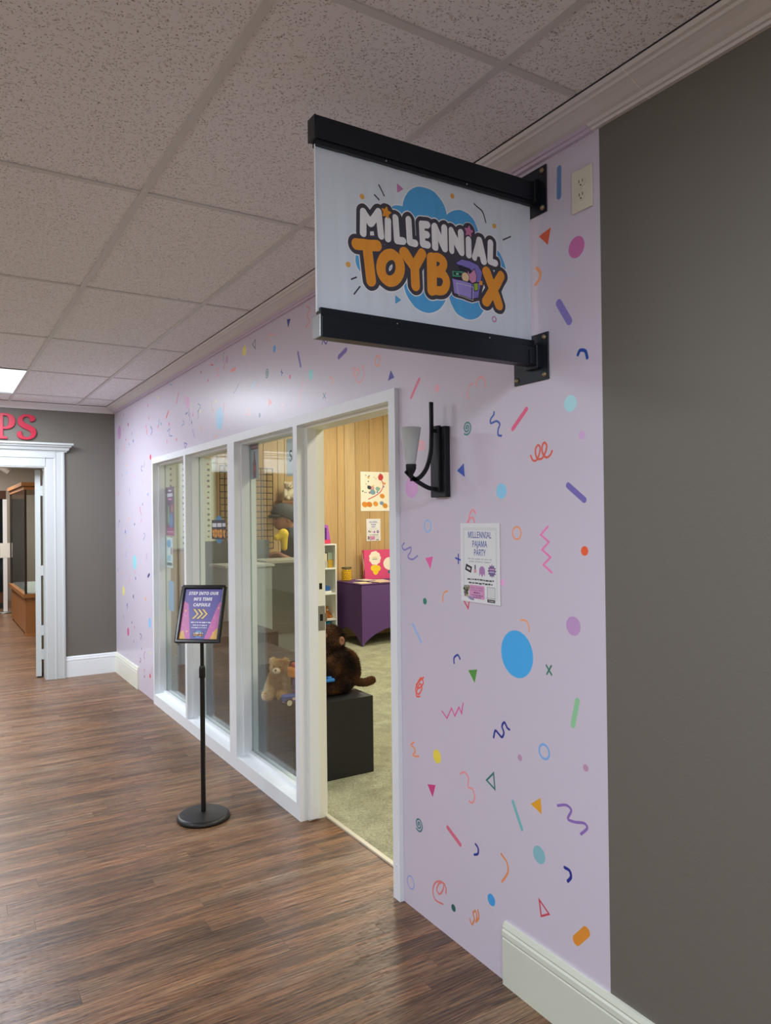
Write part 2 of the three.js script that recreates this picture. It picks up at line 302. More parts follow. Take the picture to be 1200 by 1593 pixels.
// ---------- textures ----------
const woodMap = (() => {
  const W = 2048, H = 1024; // 2.4 m along the grain by 0.6 m across
  const h = new Float32Array(W * H), tone = new Float32Array(W * H), red = new Float32Array(W * H);
  for (let y = 0, i = 0; y < H; y++) for (let x = 0; x < W; x++, i++) {
    const u = x / W, v = y / H;
    const warp = noise(u, v, 7, 10, 1) * 0.022 + noise(u, v, 17, 26, 2) * 0.007;
    const vv = v + warp;
    const hill = noise(u, v, 4, 8, 3) * 3.6 + noise(u, v, 8, 22, 9) * 0.9;
    const rings = Math.abs((((vv * 34 + hill) % 1) + 1) % 1 - 0.5) * 2;
    const streak = noise(u, vv, 26, 190, 4), fine = noise(u, vv, 60, 420, 5), broad = 0.6 * noise(u, v, 5, 14, 6) + 0.4 * noise(u, v, 9, 40, 10), pores = noise(u, vv, 90, 500, 8);
    tone[i] = 0.34 * broad + 0.24 * streak + 0.3 * fine + 0.12 * rings;
    red[i] = noise(u, v, 4, 24, 7);
    h[i] = Math.max(0, Math.min(1, 0.3 + 0.7 * tone[i] - (pores > 0.74 ? (pores - 0.74) * 2.4 : 0)));
    if (pores > 0.78) tone[i] -= (pores - 0.78) * 1.6;
  }
  const dark = [70, 53, 43], mid = [122, 94, 71], light = [168, 133, 101];
  const color = data(W, H, (u, v, x, y) => {
    const i = y * W + x, t = Math.max(0, Math.min(1, (tone[i] - 0.24) / 0.5)), r = red[i];
    const a = t < 0.5 ? dark : mid, b = t < 0.5 ? mid : light, k = t < 0.5 ? t * 2 : t * 2 - 1;
    const w = (r - 0.5) * 18;
    return [a[0] + (b[0] - a[0]) * k + w * 0.7, a[1] + (b[1] - a[1]) * k - w * 0.05, a[2] + (b[2] - a[2]) * k - w * 0.45].map((c) => Math.max(0, Math.min(255, c)));
  });
  const bump = data(W, H, (u, v, x, y) => { const c = h[y * W + x] * 255; return [c, c, c]; }, false);
  for (const t of [color, bump]) t.repeat.set(1 / 2.4, 1 / 0.6);
  return { color, bump };
})();
const tileMap = (() => {
  const c = canvas(2048, 1024, (g, w, h) => {
    g.fillStyle = '#f2f3f4'; g.fillRect(0, 0, w, h);
    for (let i = 0; i < 9000; i++) { g.fillStyle = rnd() < 0.5 ? 'rgba(190,184,180,0.35)' : 'rgba(235,230,226,0.4)'; g.fillRect(rnd() * w, rnd() * h, rr(2, 9), rr(2, 9)); }
    g.lineCap = 'round';
    for (let i = 0; i < 24000; i++) {
      const x = rnd() * w, y = rnd() * h, a = rnd() * Math.PI, l = rnd() < 0.15 ? rr(3, 6) : rr(0.5, 3);
      g.strokeStyle = `rgba(${50 + rnd() * 45 | 0},${44 + rnd() * 40 | 0},${42 + rnd() * 40 | 0},${rr(0.5, 0.95)})`; g.lineWidth = rr(0.7, 1.7);
      g.beginPath(); g.moveTo(x, y); g.quadraticCurveTo(x + Math.cos(a) * l * 0.5 + rr(-1.5, 1.5), y + Math.sin(a) * l * 0.5, x + Math.cos(a) * l, y + Math.sin(a) * l); g.stroke();
    }
  });
  c.wrapS = c.wrapT = THREE.RepeatWrapping; c.repeat.set(1 / 2.44, 1 / 1.22); return c;
})();
const carpetMap = data(512, 512, (u, v, x, y) => {
  const n = noise(u, v, 128, 128, 21) * 0.5 + noise(u, v, 256, 200, 22) * 0.3 + noise(u, v, 12, 12, 23) * 0.35;
  const k = 0.68 + 0.42 * n; return [169 * k, 170 * k, 140 * k].map((c) => Math.min(255, c));
}); carpetMap.repeat.set(1.2, 1.2);
const panelMap = data(1024, 1024, (u, v) => { // u across, v up; 0.8 m by 2 m
  const w = noise(u, v, 8, 5, 31) * 0.04; const g = noise(u + w, v, 120, 10, 32), f = noise(u + w, v, 300, 24, 33), b = noise(u, v, 9, 4, 34);
  const k = 0.9 + 0.08 * g + 0.06 * f + 0.06 * b - 0.04; return [206 * k, 178 * k, 128 * k].map((c) => Math.min(255, c));
}); panelMap.repeat.set(1 / 0.8, 0.5);
const orangePeel = data(512, 512, (u, v) => { const c = 255 * (0.5 * noise(u, v, 90, 90, 41) + 0.5 * noise(u, v, 40, 40, 42)); return [c, c, c]; }, false); orangePeel.repeat.set(3, 3);

// ---------- materials ----------
const M = {
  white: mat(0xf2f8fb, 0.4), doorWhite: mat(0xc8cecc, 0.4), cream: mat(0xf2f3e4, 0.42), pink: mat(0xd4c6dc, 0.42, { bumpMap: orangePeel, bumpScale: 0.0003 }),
  grey: mat(0x706c63, 0.5, { bumpMap: orangePeel, bumpScale: 0.0002 }), black: mat(0x1a2029, 0.38, { metalness: 0.3 }), blackPlastic: mat(0x0e0e10, 0.35),
  steel: mat(0xa7abad, 0.35, { metalness: 0.9 }), brass: mat(0x9c8a70, 0.4, { metalness: 0.7 }), glass: mat(0xf6faf8, 0.01, { transmission: 1, thickness: 0, ior: 1.5 }),
  crown: mat(0xe0dedb, 0.5), grid: mat(0xd6d6d4, 0.5), tile: mat(0xffffff, 0.95, { map: tileMap }), carpet: mat(0xffffff, 1, { map: carpetMap, bumpMap: carpetMap, bumpScale: 0.004 }),
  panel: [0xffffff, 0xf4ece0, 0xfff6ea].map((c) => mat(c, 0.5, { map: panelMap })), groove: mat(0x6e5230, 0.8),
  wood: [0xffffff, 0xf2ece8, 0xfff6ee, 0xe8e0da, 0xfaf2ec].map((c) => mat(c, 0.34, { map: woodMap.color, bumpMap: woodMap.bump, bumpScale: 0.0007, specularIntensity: 0.8 })),
  oak: mat(0x9a6838, 0.45), ivory: mat(0xe4e0cc, 0.35), cubeBlack: mat(0x1d1d1e, 0.55), purple: mat(0x5d3c78, 0.7, { sheen: 0.4, sheenColor: new THREE.Color(0x9070b0), sheenRoughness: 0.5 }),
  shelf: mat(0xeceee6, 0.45), counter: mat(0x7c8484, 0.5),
};

// ---------- floor: hall planks, then the rest of the flooring as one piece ----------
const PW = 0.0914, PL = 1.22;
{
  const floor = struct('floor', 'dark brown wood plank floor of the hallway', 'floor');
  const variants = [];
  for (let k = 0; k < 16; k++) {
    const g = new RoundedBoxGeometry(PL - 0.0003, 0.02, PW - 0.0003, 1, 0.0005); metric(g, [rnd() * 2.4, rnd() * 0.6]); variants.push(g);
  }
  const rest = M.wood.map(() => []);
  const nearRows = [-1.3, -4.7];
  for (let row = 0; row < 215; row++) {
    const z = 3.2 - row * PW - PW / 2, shift = rr(0, PL);
    const near = z < nearRows[0] && z > nearRows[1];
    const x1 = z < -8.0 ? 0.12 : 0.3;
    for (let x = x1 - shift + PL; x > -4.7; x -= PL) {
      if (x - PL > x1) continue;
      const m = Math.floor(rnd() * M.wood.length), v = Math.floor(rnd() * variants.length), cx = x - PL / 2;
      if (near && x > -2.1) { part('plank', variants[v], M.wood[m], floor, [cx, -0.01, z]); }
      else { const g = variants[v].clone(); g.translate(cx, -0.01, z); rest[m].push(g); }
    }
  }
  rest.forEach((list, i) => { const m = part('plank_field', mergeGeometries(list), M.wood[i], floor); m.userData.kind = 'stuff'; });
  part('underlay', boxAt(-4.8, 0.3, -0.08, -0.021, -16.6, 3.3), mat(0x3a2c24, 0.9), floor);
}
{
  const g = struct('floor_shop', 'sage green carpet inside the shop', 'carpet');
  part('carpet', boxAt(0.135, 5.6, -0.06, 0.006, -8.55, 0.6), M.carpet, g);
  const t = struct('trim_4', 'thin pale threshold strip across the shop doorway', 'trim');
  part('threshold', boxAt(0.116, 0.138, -0.01, 0.009, -3.47, -2.58), mat(0xd8d2bc, 0.4), t);
}

// ---------- right wall: printed pink panels and the grey painted end ----------
const cur = (g, pts) => { // smooth curve through points
  g.beginPath(); g.moveTo(...pts[0]);
  for (let i = 0; i < pts.length - 1; i++) {
    const p0 = pts[Math.max(0, i - 1)], p1 = pts[i], p2 = pts[i + 1], p3 = pts[Math.min(pts.length - 1, i + 2)];
    g.bezierCurveTo(p1[0] + (p2[0] - p0[0]) / 6, p1[1] + (p2[1] - p0[1]) / 6, p2[0] - (p3[0] - p1[0]) / 6, p2[1] - (p3[1] - p1[1]) / 6, ...p2);
  }
  g.stroke();
};
function confettiPanel(items, z0, z1, y0, y1, ppm) {
  return canvas(Math.round((z1 - z0) * ppm), Math.round((y1 - y0) * ppm), (g, w, h) => {
    g.fillStyle = '#dad2e1'; g.fillRect(0, 0, w, h);
    const X = (p) => [(p[0] - z0) * ppm, (y1 - p[1]) * ppm];
    g.lineCap = 'round'; g.lineJoin = 'round';
    for (const it of items) {
      const k = it[0]; g.strokeStyle = g.fillStyle = '#' + new THREE.Color(it[1]).multiplyScalar(1.38).getHexString();
      if (k === 'o' || k === 'R') {
        const c = X([it[2], it[3]]); g.beginPath(); g.arc(c[0], c[1], it[4] * ppm, 0, 7);
        if (k === 'o') g.fill(); else { g.lineWidth = it[5] * ppm * 1.35; g.stroke(); }
      } else if (k === 'S') {
        const c = X([it[2], it[3]]), R = it[4] * ppm, pts = []; for (let a = 0; a < 15; a += 0.4) pts.push([c[0] + Math.cos(a) * R * a / 15, c[1] + Math.sin(a) * R * a / 15]);
        g.lineWidth = it[5] * ppm * 1.3; cur(g, pts);
      } else {
        const pts = it[3].map(X); g.lineWidth = Math.max(1, it[2] * ppm * 1.4);
        if (k === 's') cur(g, pts);
        else {
          g.lineJoin = k === 'l' ? 'round' : 'miter'; g.beginPath(); pts.forEach((p, i) => (i ? g.lineTo(...p) : g.moveTo(...p)));
          if (k === 't') { g.closePath(); g.fill(); } else { if (k === 'T') g.closePath(); g.stroke(); }
          g.lineJoin = 'round';
        }
      }
    }
  });
}
const confettiColors = ['#c8485c', '#31418c', '#5c9fd8', '#e0a05c', '#b48cb4', '#3b7272', '#e29a98', '#6a5ba4', '#cc5c8c', '#e6d878'];
function scatter(n, z0, z1, y0, y1, s) {
  const out = [];
  for (let i = 0; i < n; i++) {
    const z = rr(z0, z1), y = rr(y0, y1), c = confettiColors[Math.floor(rnd() * confettiColors.length)], k = Math.floor(rnd() * 4), a = rnd() * 6.28;
    if (k === 0) out.push(['o', c, z, y, rr(0.008, 0.02) * s]);
    else if (k === 1) out.push(['l', c, 0.008 * s, [[z, y], [z + Math.cos(a) * 0.06 * s, y + Math.sin(a) * 0.06 * s]]]);
    else if (k === 2) out.push(['s', c, 0.005 * s, [[z, y], [z + 0.02 * s, y + 0.025 * s], [z + 0.01 * s, y + 0.05 * s], [z + 0.03 * s, y + 0.07 * s]]]);
    else out.push(['t', c, 0, [[z, y], [z + 0.03 * s, y + 0.005], [z + 0.012, y + 0.04 * s]]]);
  }
  return out;
}
const PAINT = -1.457, TOP = 3.2; // end of the pink paint; top of the wall above the ceiling
{
  const w = struct('wall_right', 'lilac wall printed with confetti shapes, grey at the near end', 'wall');
  const core = mat(0xb9aebd, 0.8);
  part('wall_core', boxAt(0.002, 0.122, -0.05, TOP, -2.535, 3.3), core, w);
  part('wall_core', boxAt(0.002, 0.122, 2.075, TOP, -6.40, -2.535), core, w);
  part('wall_core', boxAt(0.002, 0.122, -0.05, TOP, -8.1, -6.40), core, w);
  const slab = (z0, z1, y0, y1, items, ppm, label) => {
    const g = new THREE.BoxGeometry(0.002, y1 - y0, z1 - z0); g.translate(0.001, (y0 + y1) / 2, (z0 + z1) / 2);
    const t = confettiPanel(items, z0, z1, y0, y1, ppm);
    const m = part('printed_panel', g, mat(0xffffff, 0.34, { map: t, bumpMap: orangePeel, bumpScale: 0.00012 }), w); m.userData.label = label;
  };
  slab(-2.535, PAINT, 0, 2.72, CONFETTI.near, 750, 'lilac panel with large confetti beside the doorway');
  slab(-6.40, -2.535, 2.075, 2.72, [...scatter(26, -6.3, -4.6, 2.12, 2.64, 0.8), ...CONFETTI.header], 520, 'lilac panel with confetti above the windows');
  slab(-7.97, -6.40, 0, 2.72, [...scatter(34, -7.9, -6.45, 0.1, 2.6, 0.8), ...CONFETTI.far], 700, 'lilac panel with small confetti by the far corner');
  part('grey_paint', boxAt(0, 0.002, 0, 2.72, PAINT, 3.3), M.grey, w).userData.label = 'grey painted end of the wall';
}
// other walls of the hall
{
  const f = struct('wall_far', 'dark grey end wall of the hall with a white cased doorway', 'wall');
  part('wall_face', boxAt(-0.66, 0.002, -0.05, 2.9, -8.1, -7.97), M.grey, f);
  part('wall_face', boxAt(-2.52, -0.66, 2.105, 2.9, -8.1, -7.97), M.grey, f);
  part('wall_face', boxAt(-4.7, -2.52, -0.05, 2.9, -8.1, -7.97), M.grey, f);
  const l = struct('wall_left', 'pale left wall of the hall', 'wall'); part('wall_face', boxAt(-4.82, -4.7, -0.05, 2.9, -8.1, 3.3), mat(0xdedad4, 0.6), l);
  const b = struct('wall_back', 'pale wall closing the hall behind the viewer', 'wall'); part('wall_face', boxAt(-4.82, 0.122, -0.05, 2.9, 3.3, 3.42), mat(0xdedad4, 0.6), b);
}

// ---------- ceiling: tiles in a metal grid ----------
const CY = 2.718;
const gridX = [-0.104, -0.377, -0.983, -1.59, -2.20, -2.81, -3.42, -4.03, -4.70];
const gridZ = [3.3, 2.22, 1.0, -0.22, -1.441, -2.66, -3.88, -5.07, -6.235, -7.41, -7.86];
const lampCells = [[3, 8], [3, 2], [6, 8], [6, 5], [6, 2]]; // cells by grid line index: x between [i], [i-1]; z between [j+1], [j]
{
  const c = struct('ceiling', 'white suspended ceiling of fissured tiles in a metal grid', 'ceiling');
  for (let i = 0; i + 1 < gridX.length; i++) for (let j = 0; j + 1 < gridZ.length; j++) {
    if (lampCells.some(([a, b]) => a === i + 1 && b === j)) continue;
    const x1 = gridX[i], x0 = gridX[i + 1], z1 = gridZ[j], z0 = gridZ[j + 1];
    part('ceiling_tile', boxAt(x0 + 0.004, x1 - 0.004, CY + 0.006, CY + 0.02, z0 + 0.004, z1 - 0.004, [rnd() * 2, rnd()]), M.tile, c);
  }
  for (let i = 1; i + 1 < gridX.length; i++) part('main_runner', boxAt(gridX[i] - 0.012, gridX[i] + 0.012, CY, CY + 0.007, -7.86, 3.3), M.grid, c);
  for (let j = 1; j + 1 < gridZ.length; j++) for (let i = 0; i + 1 < gridX.length; i++) part('cross_tee', boxAt(gridX[i + 1] + 0.013, gridX[i] - 0.013, CY + 0.001, CY + 0.007, gridZ[j] - 0.012, gridZ[j] + 0.012), M.grid, c);
  part('ceiling_deck', boxAt(-4.82, 0.122, 2.9, 3.0, -8.1, 3.42), M.tile, c);
}
function troffer(label, x0, x1, z0, z1, y, kind, group) {
  const t = thing('ceiling_light', label, 'light', [(x0 + x1) / 2, y, (z0 + z1) / 2], 0, group), w = x1 - x0, d = z1 - z0;
  const frame = M.white, glow = mat(0xffffff, 0.5, { emissive: kind.color, emissiveIntensity: kind.glow });
  for (const s of [-1, 1]) {
    part('frame', boxAt(-w / 2, w / 2, 0, 0.012, s * d / 2 - 0.012, s * d / 2 + 0.012), frame, t); part('frame', boxAt(s * w / 2 - 0.012, s * w / 2 + 0.012, 0, 0.012, -d / 2, d / 2), frame, t);
  }
  part('housing', boxAt(-w / 2, w / 2, 0.06, 0.1, -d / 2, d / 2), frame, t);
  const pr = [[-w / 2 + 0.012, 0.004], [-w / 6, 0.03], [w / 6, 0.03], [w / 2 - 0.012, 0.004], [w / 2 - 0.012, 0.05], [-w / 2 + 0.012, 0.05]];
  const g = profile(pr, d - 0.024); g.translate(0, 0, -(d - 0.024) / 2); part('diffuser', g, glow, t);
  const L = new THREE.RectAreaLight(kind.color, kind.power, w - 0.06, d - 0.06); L.name = 'lamp_light'; L.position.set(0, -0.004, 0); L.rotation.x = -Math.PI / 2; t.add(L);
}
const where = ["beside the red lettered doorway", "behind the viewer", "near the far end of the left wall", "halfway along the left wall", "behind the viewer by the left wall"];
lampCells.forEach(([i, j], k) => troffer('white recessed ceiling light panel ' + where[k], gridX[i], gridX[i - 1], gridZ[j + 1], gridZ[j], CY, j > 6 ? { ...HALL, power: HALL.power * 1.3 } : HALL, 'hall ceiling lights'));

// crown mouldings and baseboards
const crownProfile = [[0, 0.0], [-0.012, 0.0], [-0.016, 0.006], [-0.024, 0.007], [-0.03, 0.014], [-0.042, 0.018], [-0.062, 0.028], [-0.078, 0.034], [-0.086, 0.036], [-0.09, 0.042], [-0.1, 0.044], [-0.106, 0.054], [0, 0.054]];
{
  const t = struct('trim_1', 'white crown moulding along the top of the right wall', 'trim');
  const run = (z0, z1, m, pr = crownProfile, nm = 'moulding') => { const g = profile(pr, z1 - z0); g.translate(0, CY - 0.052, z0); return part(nm, g, m, t); };
  run(-7.97, -1.283, M.crown); run(-1.279, 3.3, M.crown);
  run(-1.283, -1.279, mat(0xf2eee6, 0.5), crownProfile.map(([a, b]) => [a * 1.012, b - 0.0006]), 'joint').userData.label = 'pale filled joint';
  const edge = run(-7.9, PAINT - 0.02, M.pink, [[0, -0.002], [-0.014, -0.002], [-0.018, 0.005], [-0.0255, 0.0058], [-0.0315, 0.0128], [0, 0.02]], 'painted_edge'); edge.userData.label = 'lower edge painted lilac';
  const f = struct('trim_2', 'white crown moulding along the top of the far wall', 'trim');
  const g = profile(crownProfile.map(([a, b]) => [-a, b]), 4.7); g.rotateY(-Math.PI / 2); g.translate(0, CY - 0.052, -7.97); part('moulding', g, M.crown, f);
}
const baseProfile = [[0, 0], [-0.016, 0], [-0.016, 0.152], [-0.0135, 0.156], [-0.0175, 0.163], [-0.0165, 0.178], [-0.012, 0.184], [-0.014, 0.19], [-0.008, 0.205], [0, 0.206]];
{
  const b = struct('baseboard_right', 'white baseboard at the near end of the right wall', 'baseboard');
  const g = profile(baseProfile, 5.2); g.translate(0, 0, -1.905); part('board', g, mat(0xdce2d2, 0.4), b);
  const c = struct('baseboard_right_far', 'short cream baseboard on the lilac wall by the far corner', 'baseboard');
  const g2 = profile(baseProfile, 0.95); g2.translate(0, 0, -7.955); part('board', g2, M.cream, c);
  const d = struct('baseboard_far', 'white baseboard on the far wall', 'baseboard');
  const g3 = profile(baseProfile.map(([a, b]) => [-a, b]), 0.49); g3.rotateY(-Math.PI / 2); g3.translate(0, 0, -7.97); part('board', g3, M.white, d);
}

// ---------- storefront: posts, three windows, open doorway ----------
const HEAD = 2.042;
{
  const t = struct('trim_3', 'white painted frame around the shop windows and doorway', 'frame');
  part('head_casing', boxAt(-0.02, 0.125, HEAD, 2.09, -6.405, -2.53), M.white, t);
  for (const [a, b] of [[-6.405, -6.375], [-5.478, -5.434], [-4.522, -4.402], [-3.523, -3.474], [-2.58, -2.53]]) part('post', boxAt(-0.02, 0.125, 0, HEAD, a, b), M.white, t);
  for (const [z, y] of [[-3.5, 0.35], [-4.46, 1.5], [-4.46, 0.35], [-2.555, 0.14]]) { const s = part('screw', cyl(0.005, 0.005, 0.003, 12), M.white, t, [-0.021, y, z]); s.rotation.z = Math.PI / 2; }
}
[[-6.375, -5.478, 'by the far corner'], [-5.434, -4.522, 'in the middle'], [-4.402, -3.523, 'beside the open doorway']].forEach(([z0, z1, tail], i) => {
  const w = struct('window_' + (i + 1), 'tall shop window in a white frame ' + tail, 'window');
  part('bottom_rail', boxAt(-0.02, 0.125, 0, 0.082, z0, z1), M.white, w);
  const sl = profile([[-0.012, 0.082], [0.07, 0.094], [0.07, 0.082]], z1 - z0); sl.translate(0, 0, z0); part('sill', sl, M.white, w);
  const stop = (nm, ...b) => part(nm, boxAt(...b), M.white, w);
  stop('stop', 0.026, 0.077, 0.088, HEAD, z0, z0 + 0.012); stop('stop', 0.026, 0.077, 0.088, HEAD, z1 - 0.012, z1); stop('stop', 0.026, 0.077, HEAD - 0.014, HEAD, z0 + 0.012, z1 - 0.012); stop('stop', 0.052, 0.077, 0.088, 0.108, z0 + 0.012, z1 - 0.012);
  stop('inner_stop', 0.088, 0.12, 0.082, HEAD, z0, z0 + 0.012); stop('inner_stop', 0.088, 0.12, 0.082, HEAD, z1 - 0.012, z1); stop('inner_stop', 0.088, 0.12, HEAD - 0.014, HEAD, z0 + 0.012, z1 - 0.012); stop('inner_stop', 0.088, 0.12, 0.082, 0.1, z0 + 0.012, z1 - 0.012);
  part('pane', boxAt(0.079, 0.085, 0.084, HEAD - 0.002, z0 + 0.002, z1 - 0.002), M.glass, w);
});
{
  const d = struct('door_1', 'open shop doorway with a cream jamb and lock strike', 'doorway');
  part('jamb', boxAt(0.024, 0.128, 0.0, HEAD, -3.474, -3.459), M.cream, d);
  part('jamb_stop', boxAt(0.026, 0.078, 0.01, HEAD - 0.016, -3.459, -3.446), M.white, d);
  part('jamb', boxAt(0.024, 0.128, 0.0, HEAD, -2.592, -2.58), M.white, d);
  part('head_jamb', boxAt(0.024, 0.128, HEAD - 0.016, HEAD, -3.459, -2.592), M.cream, d);
  const sp = part('strike_plate', boxAt(0.086, 0.124, 0.975, 1.103, -3.459, -3.4575), M.steel, d);
  const hole = mat(0x14120f, 0.9);
  part('strike_hole', boxAt(0.095, 0.112, 1.025, 1.06, -3.4574, -3.4568), hole, sp); part('strike_lip', boxAt(0.124, 0.136, 1.02, 1.065, -3.460, -3.458), M.brass, sp);
  for (const y of [0.985, 1.093]) { const s = part('screw', cyl(0.004, 0.004, 0.001, 10), M.brass, sp, [0.105, y, -3.457]); s.rotation.x = Math.PI / 2; }
  part('bolt_hole', boxAt(0.093, 0.11, 1.19, 1.222, -3.4588, -3.4582), hole, d);
}
// far doorway casing with cornice
{
  const d = struct('door_2', 'wide doorway in the far wall with white moulded casing and cornice', 'doorway');
  const prof = [[0, 0], [0, 0.03], [0.016, 0.036], [0.03, 0.03], [0.075, 0.026], [0.085, 0.03], [0.1, 0.022], [0.165, 0.02], [0.175, 0.012], [0.175, 0]]; // across the casing from the outside in
  const leg = profile(prof, 2.25); leg.rotateX(-Math.PI / 2); // outline x across, extrude up
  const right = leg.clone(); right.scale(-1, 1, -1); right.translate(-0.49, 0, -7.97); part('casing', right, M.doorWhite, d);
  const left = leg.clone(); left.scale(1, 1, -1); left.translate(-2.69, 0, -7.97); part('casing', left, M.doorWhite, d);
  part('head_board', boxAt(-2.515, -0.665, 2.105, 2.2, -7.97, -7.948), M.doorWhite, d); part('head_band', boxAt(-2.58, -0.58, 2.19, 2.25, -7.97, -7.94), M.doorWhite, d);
  const cp = [[0, 0], [0.032, 0], [0.036, 0.012], [0.05, 0.016], [0.06, 0.04], [0.078, 0.05], [0.08, 0.062], [0.1, 0.068], [0.1, 0.085], [0, 0.085]];
  const s = new THREE.Shape(cp.map((p) => new THREE.Vector2(...p)));
  const cg = new THREE.ExtrudeGeometry(s, { depth: 2.35, bevelEnabled: false }); cg.rotateY(-Math.PI / 2); cg.translate(-0.414, 2.25, -7.97);
  { const q = cg.attributes.position; for (let i = 0; i < q.count; i++) { const out = q.getZ(i) + 7.97; q.setX(i, q.getX(i) > -1.5 ? -0.414 - (0.1 - out) * 0.8 : q.getX(i) + (0.1 - out) * 0.8); } cg.computeVertexNormals(); }
  part('cornice', cg, M.doorWhite, d);
  part('jamb', boxAt(-0.672, -0.66, 0, 2.105, -8.11, -7.955), M.doorWhite, d); part('jamb', boxAt(-2.52, -2.508, 0, 2.105, -8.11, -7.955), M.doorWhite, d); part('head_jamb', boxAt(-2.508, -0.672, 2.093, 2.105, -8.11, -7.955), M.doorWhite, d);
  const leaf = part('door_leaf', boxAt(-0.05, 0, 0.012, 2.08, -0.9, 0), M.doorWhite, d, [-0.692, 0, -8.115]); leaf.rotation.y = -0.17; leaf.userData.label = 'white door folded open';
  for (const y of [0.18, 0.42, 1.02, 1.82]) part('hinge', boxAt(-0.694, -0.668, y, y + 0.1, -8.125, -8.105), M.doorWhite, d);
}
// ---------- hanging shop sign ----------
const star = (g, x, y, r, rot = 0) => { g.beginPath(); for (let i = 0; i < 10; i++) { const a = rot - Math.PI / 2 + i * Math.PI / 5, q = i % 2 ? r * 0.5 : r; g.lineTo(x + Math.cos(a) * q, y + Math.sin(a) * q); } g.closePath(); g.fill(); g.lineWidth = r * 0.3; g.lineJoin = 'round'; g.stroke(); };
const poly = (g, pts, fill, stroke, w = 3) => { g.beginPath(); pts.forEach((p, i) => (i ? g.lineTo(...p) : g.moveTo(...p))); g.closePath(); if (fill) { g.fillStyle = fill; g.fill(); } if (stroke) { g.strokeStyle = stroke; g.lineWidth = w; g.stroke(); } };
const bannerMap = canvas(2048, 1176, (g, W, H) => {
  g.fillStyle = '#e4f0fb'; g.fillRect(0, 0, W, H);
  const X = (p) => [p[0] * W, p[1] * H]; g.lineCap = 'round'; g.lineJoin = 'round';
  const line = (s, w, smooth) => { const pts = s.map(X); g.lineWidth = w; if (smooth) cur(g, pts); else { g.beginPath(); pts.forEach((p, i) => (i ? g.lineTo(...p) : g.moveTo(...p))); g.stroke(); } };
  for (const pass of [['#f6fbff', 9], ['#58b4f2', 0]]) { g.fillStyle = pass[0]; for (const s of LOGO.cloud) { const c = X(s[0]), e = X(s[1]); g.beginPath(); g.arc(c[0], c[1], Math.hypot(e[0] - c[0], e[1] - c[1]) + pass[1], 0, 7); g.fill(); } }
  const NAVY = '#45424f', WW = 58, OW = 84, BW = 70;
  for (const [col, add] of [['#f4f8fc', 80], [NAVY, 62]]) {
    g.strokeStyle = g.fillStyle = col;
    LOGO.white.forEach((s) => line(s, WW + add)); LOGO.orange.forEach((s) => line(s, OW + add)); LOGO.bcurve.forEach((s) => line(s, BW + add, true)); LOGO.ocurve.forEach((s) => line(s, OW + add, true));
    poly(g, [...LOGO.lid[0], ...LOGO.side[0].slice(1), LOGO.front[0][3], LOGO.front[0][0]].map(X), col, col, add * 0.8);
    for (const s of LOGO.stars) { const c = X(s[0]); g.beginPath(); g.arc(c[0], c[1], 52 + add * 0.25, 0, 7); g.fill(); }
    poly(g, [[0.27, 0.42], [0.62, 0.46], [0.75, 0.52], [0.76, 0.62], [0.55, 0.62], [0.3, 0.58]].map(X), col);
  }
  g.strokeStyle = '#fbfdff'; LOGO.white.forEach((s) => line(s, WW));
  g.strokeStyle = '#faa636'; LOGO.orange.forEach((s) => line(s, OW)); LOGO.bcurve.forEach((s) => line(s, BW, true)); LOGO.ocurve.forEach((s) => line(s, OW, true));
  g.fillStyle = g.strokeStyle = '#faa636'; star(g, ...X(LOGO.stars[0][0]), 40, 0.15); g.fillStyle = g.strokeStyle = '#d985b4'; star(g, ...X(LOGO.stars[1][0]), 40, 0.1);
  // toy chest
  const E = '#26243a'; const pp = (k, f, s = E, w = 6) => poly(g, LOGO[k][0].map(X), f, s, w);
  pp('lid', '#8c82d6'); pp('inside', '#2c2740'); pp('tape', '#4fae86'); pp('pinkblob', '#e39bc4'); { const c = X(LOGO.cream[0][0]); g.beginPath(); g.arc(c[0], c[1], 40, 0, 7); g.fillStyle = '#f6d9b0'; g.fill(); g.strokeStyle = E; g.lineWidth = 5; g.stroke(); }
  pp('front', '#a79ae6'); pp('side', '#8a7fd4'); pp('green', '#a6c93e');
  poly(g, LOGO.front[0].map(([a, b], i) => [(a * 0.82 + 0.18 * 0.725), (b * 0.82 + 0.18 * 0.79)]).map(X), null, '#e8dcc8', 4);
  { const t = LOGO.tape[0].map(X), cx = (t[0][0] + t[2][0]) / 2, cy = (t[0][1] + t[2][1]) / 2; g.fillStyle = '#1f2a2e'; g.fillRect(cx - 36, cy - 12, 72, 24); g.fillStyle = '#8fd8c0'; g.fillRect(cx - 12, cy - 7, 24, 14); }
  { const a = X([0.735, 0.63]); g.fillStyle = '#faa636'; g.fillRect(a[0] - 14, a[1] - 14, 30, 34); }
  g.strokeStyle = '#3b3844'; LOGO.ticks.forEach((s) => line(s, 11, s.length > 2));
  g.fillStyle = '#eeb45c'; for (const s of LOGO.dots) { const c = X(s[0]); g.beginPath(); g.arc(c[0], c[1], 20, 0, 7); g.fill(); }
  poly(g, LOGO.tris[0].map(X), '#d28cbe', '#d28cbe', 10); poly(g, LOGO.tris[1].map(X), '#58b0e4', '#58b0e4', 10);
  { const c = X(LOGO.ring[0][0]); g.beginPath(); g.arc(c[0], c[1], 20, 0, 7); g.strokeStyle = '#d28cbe'; g.lineWidth = 11; g.stroke(); }
});
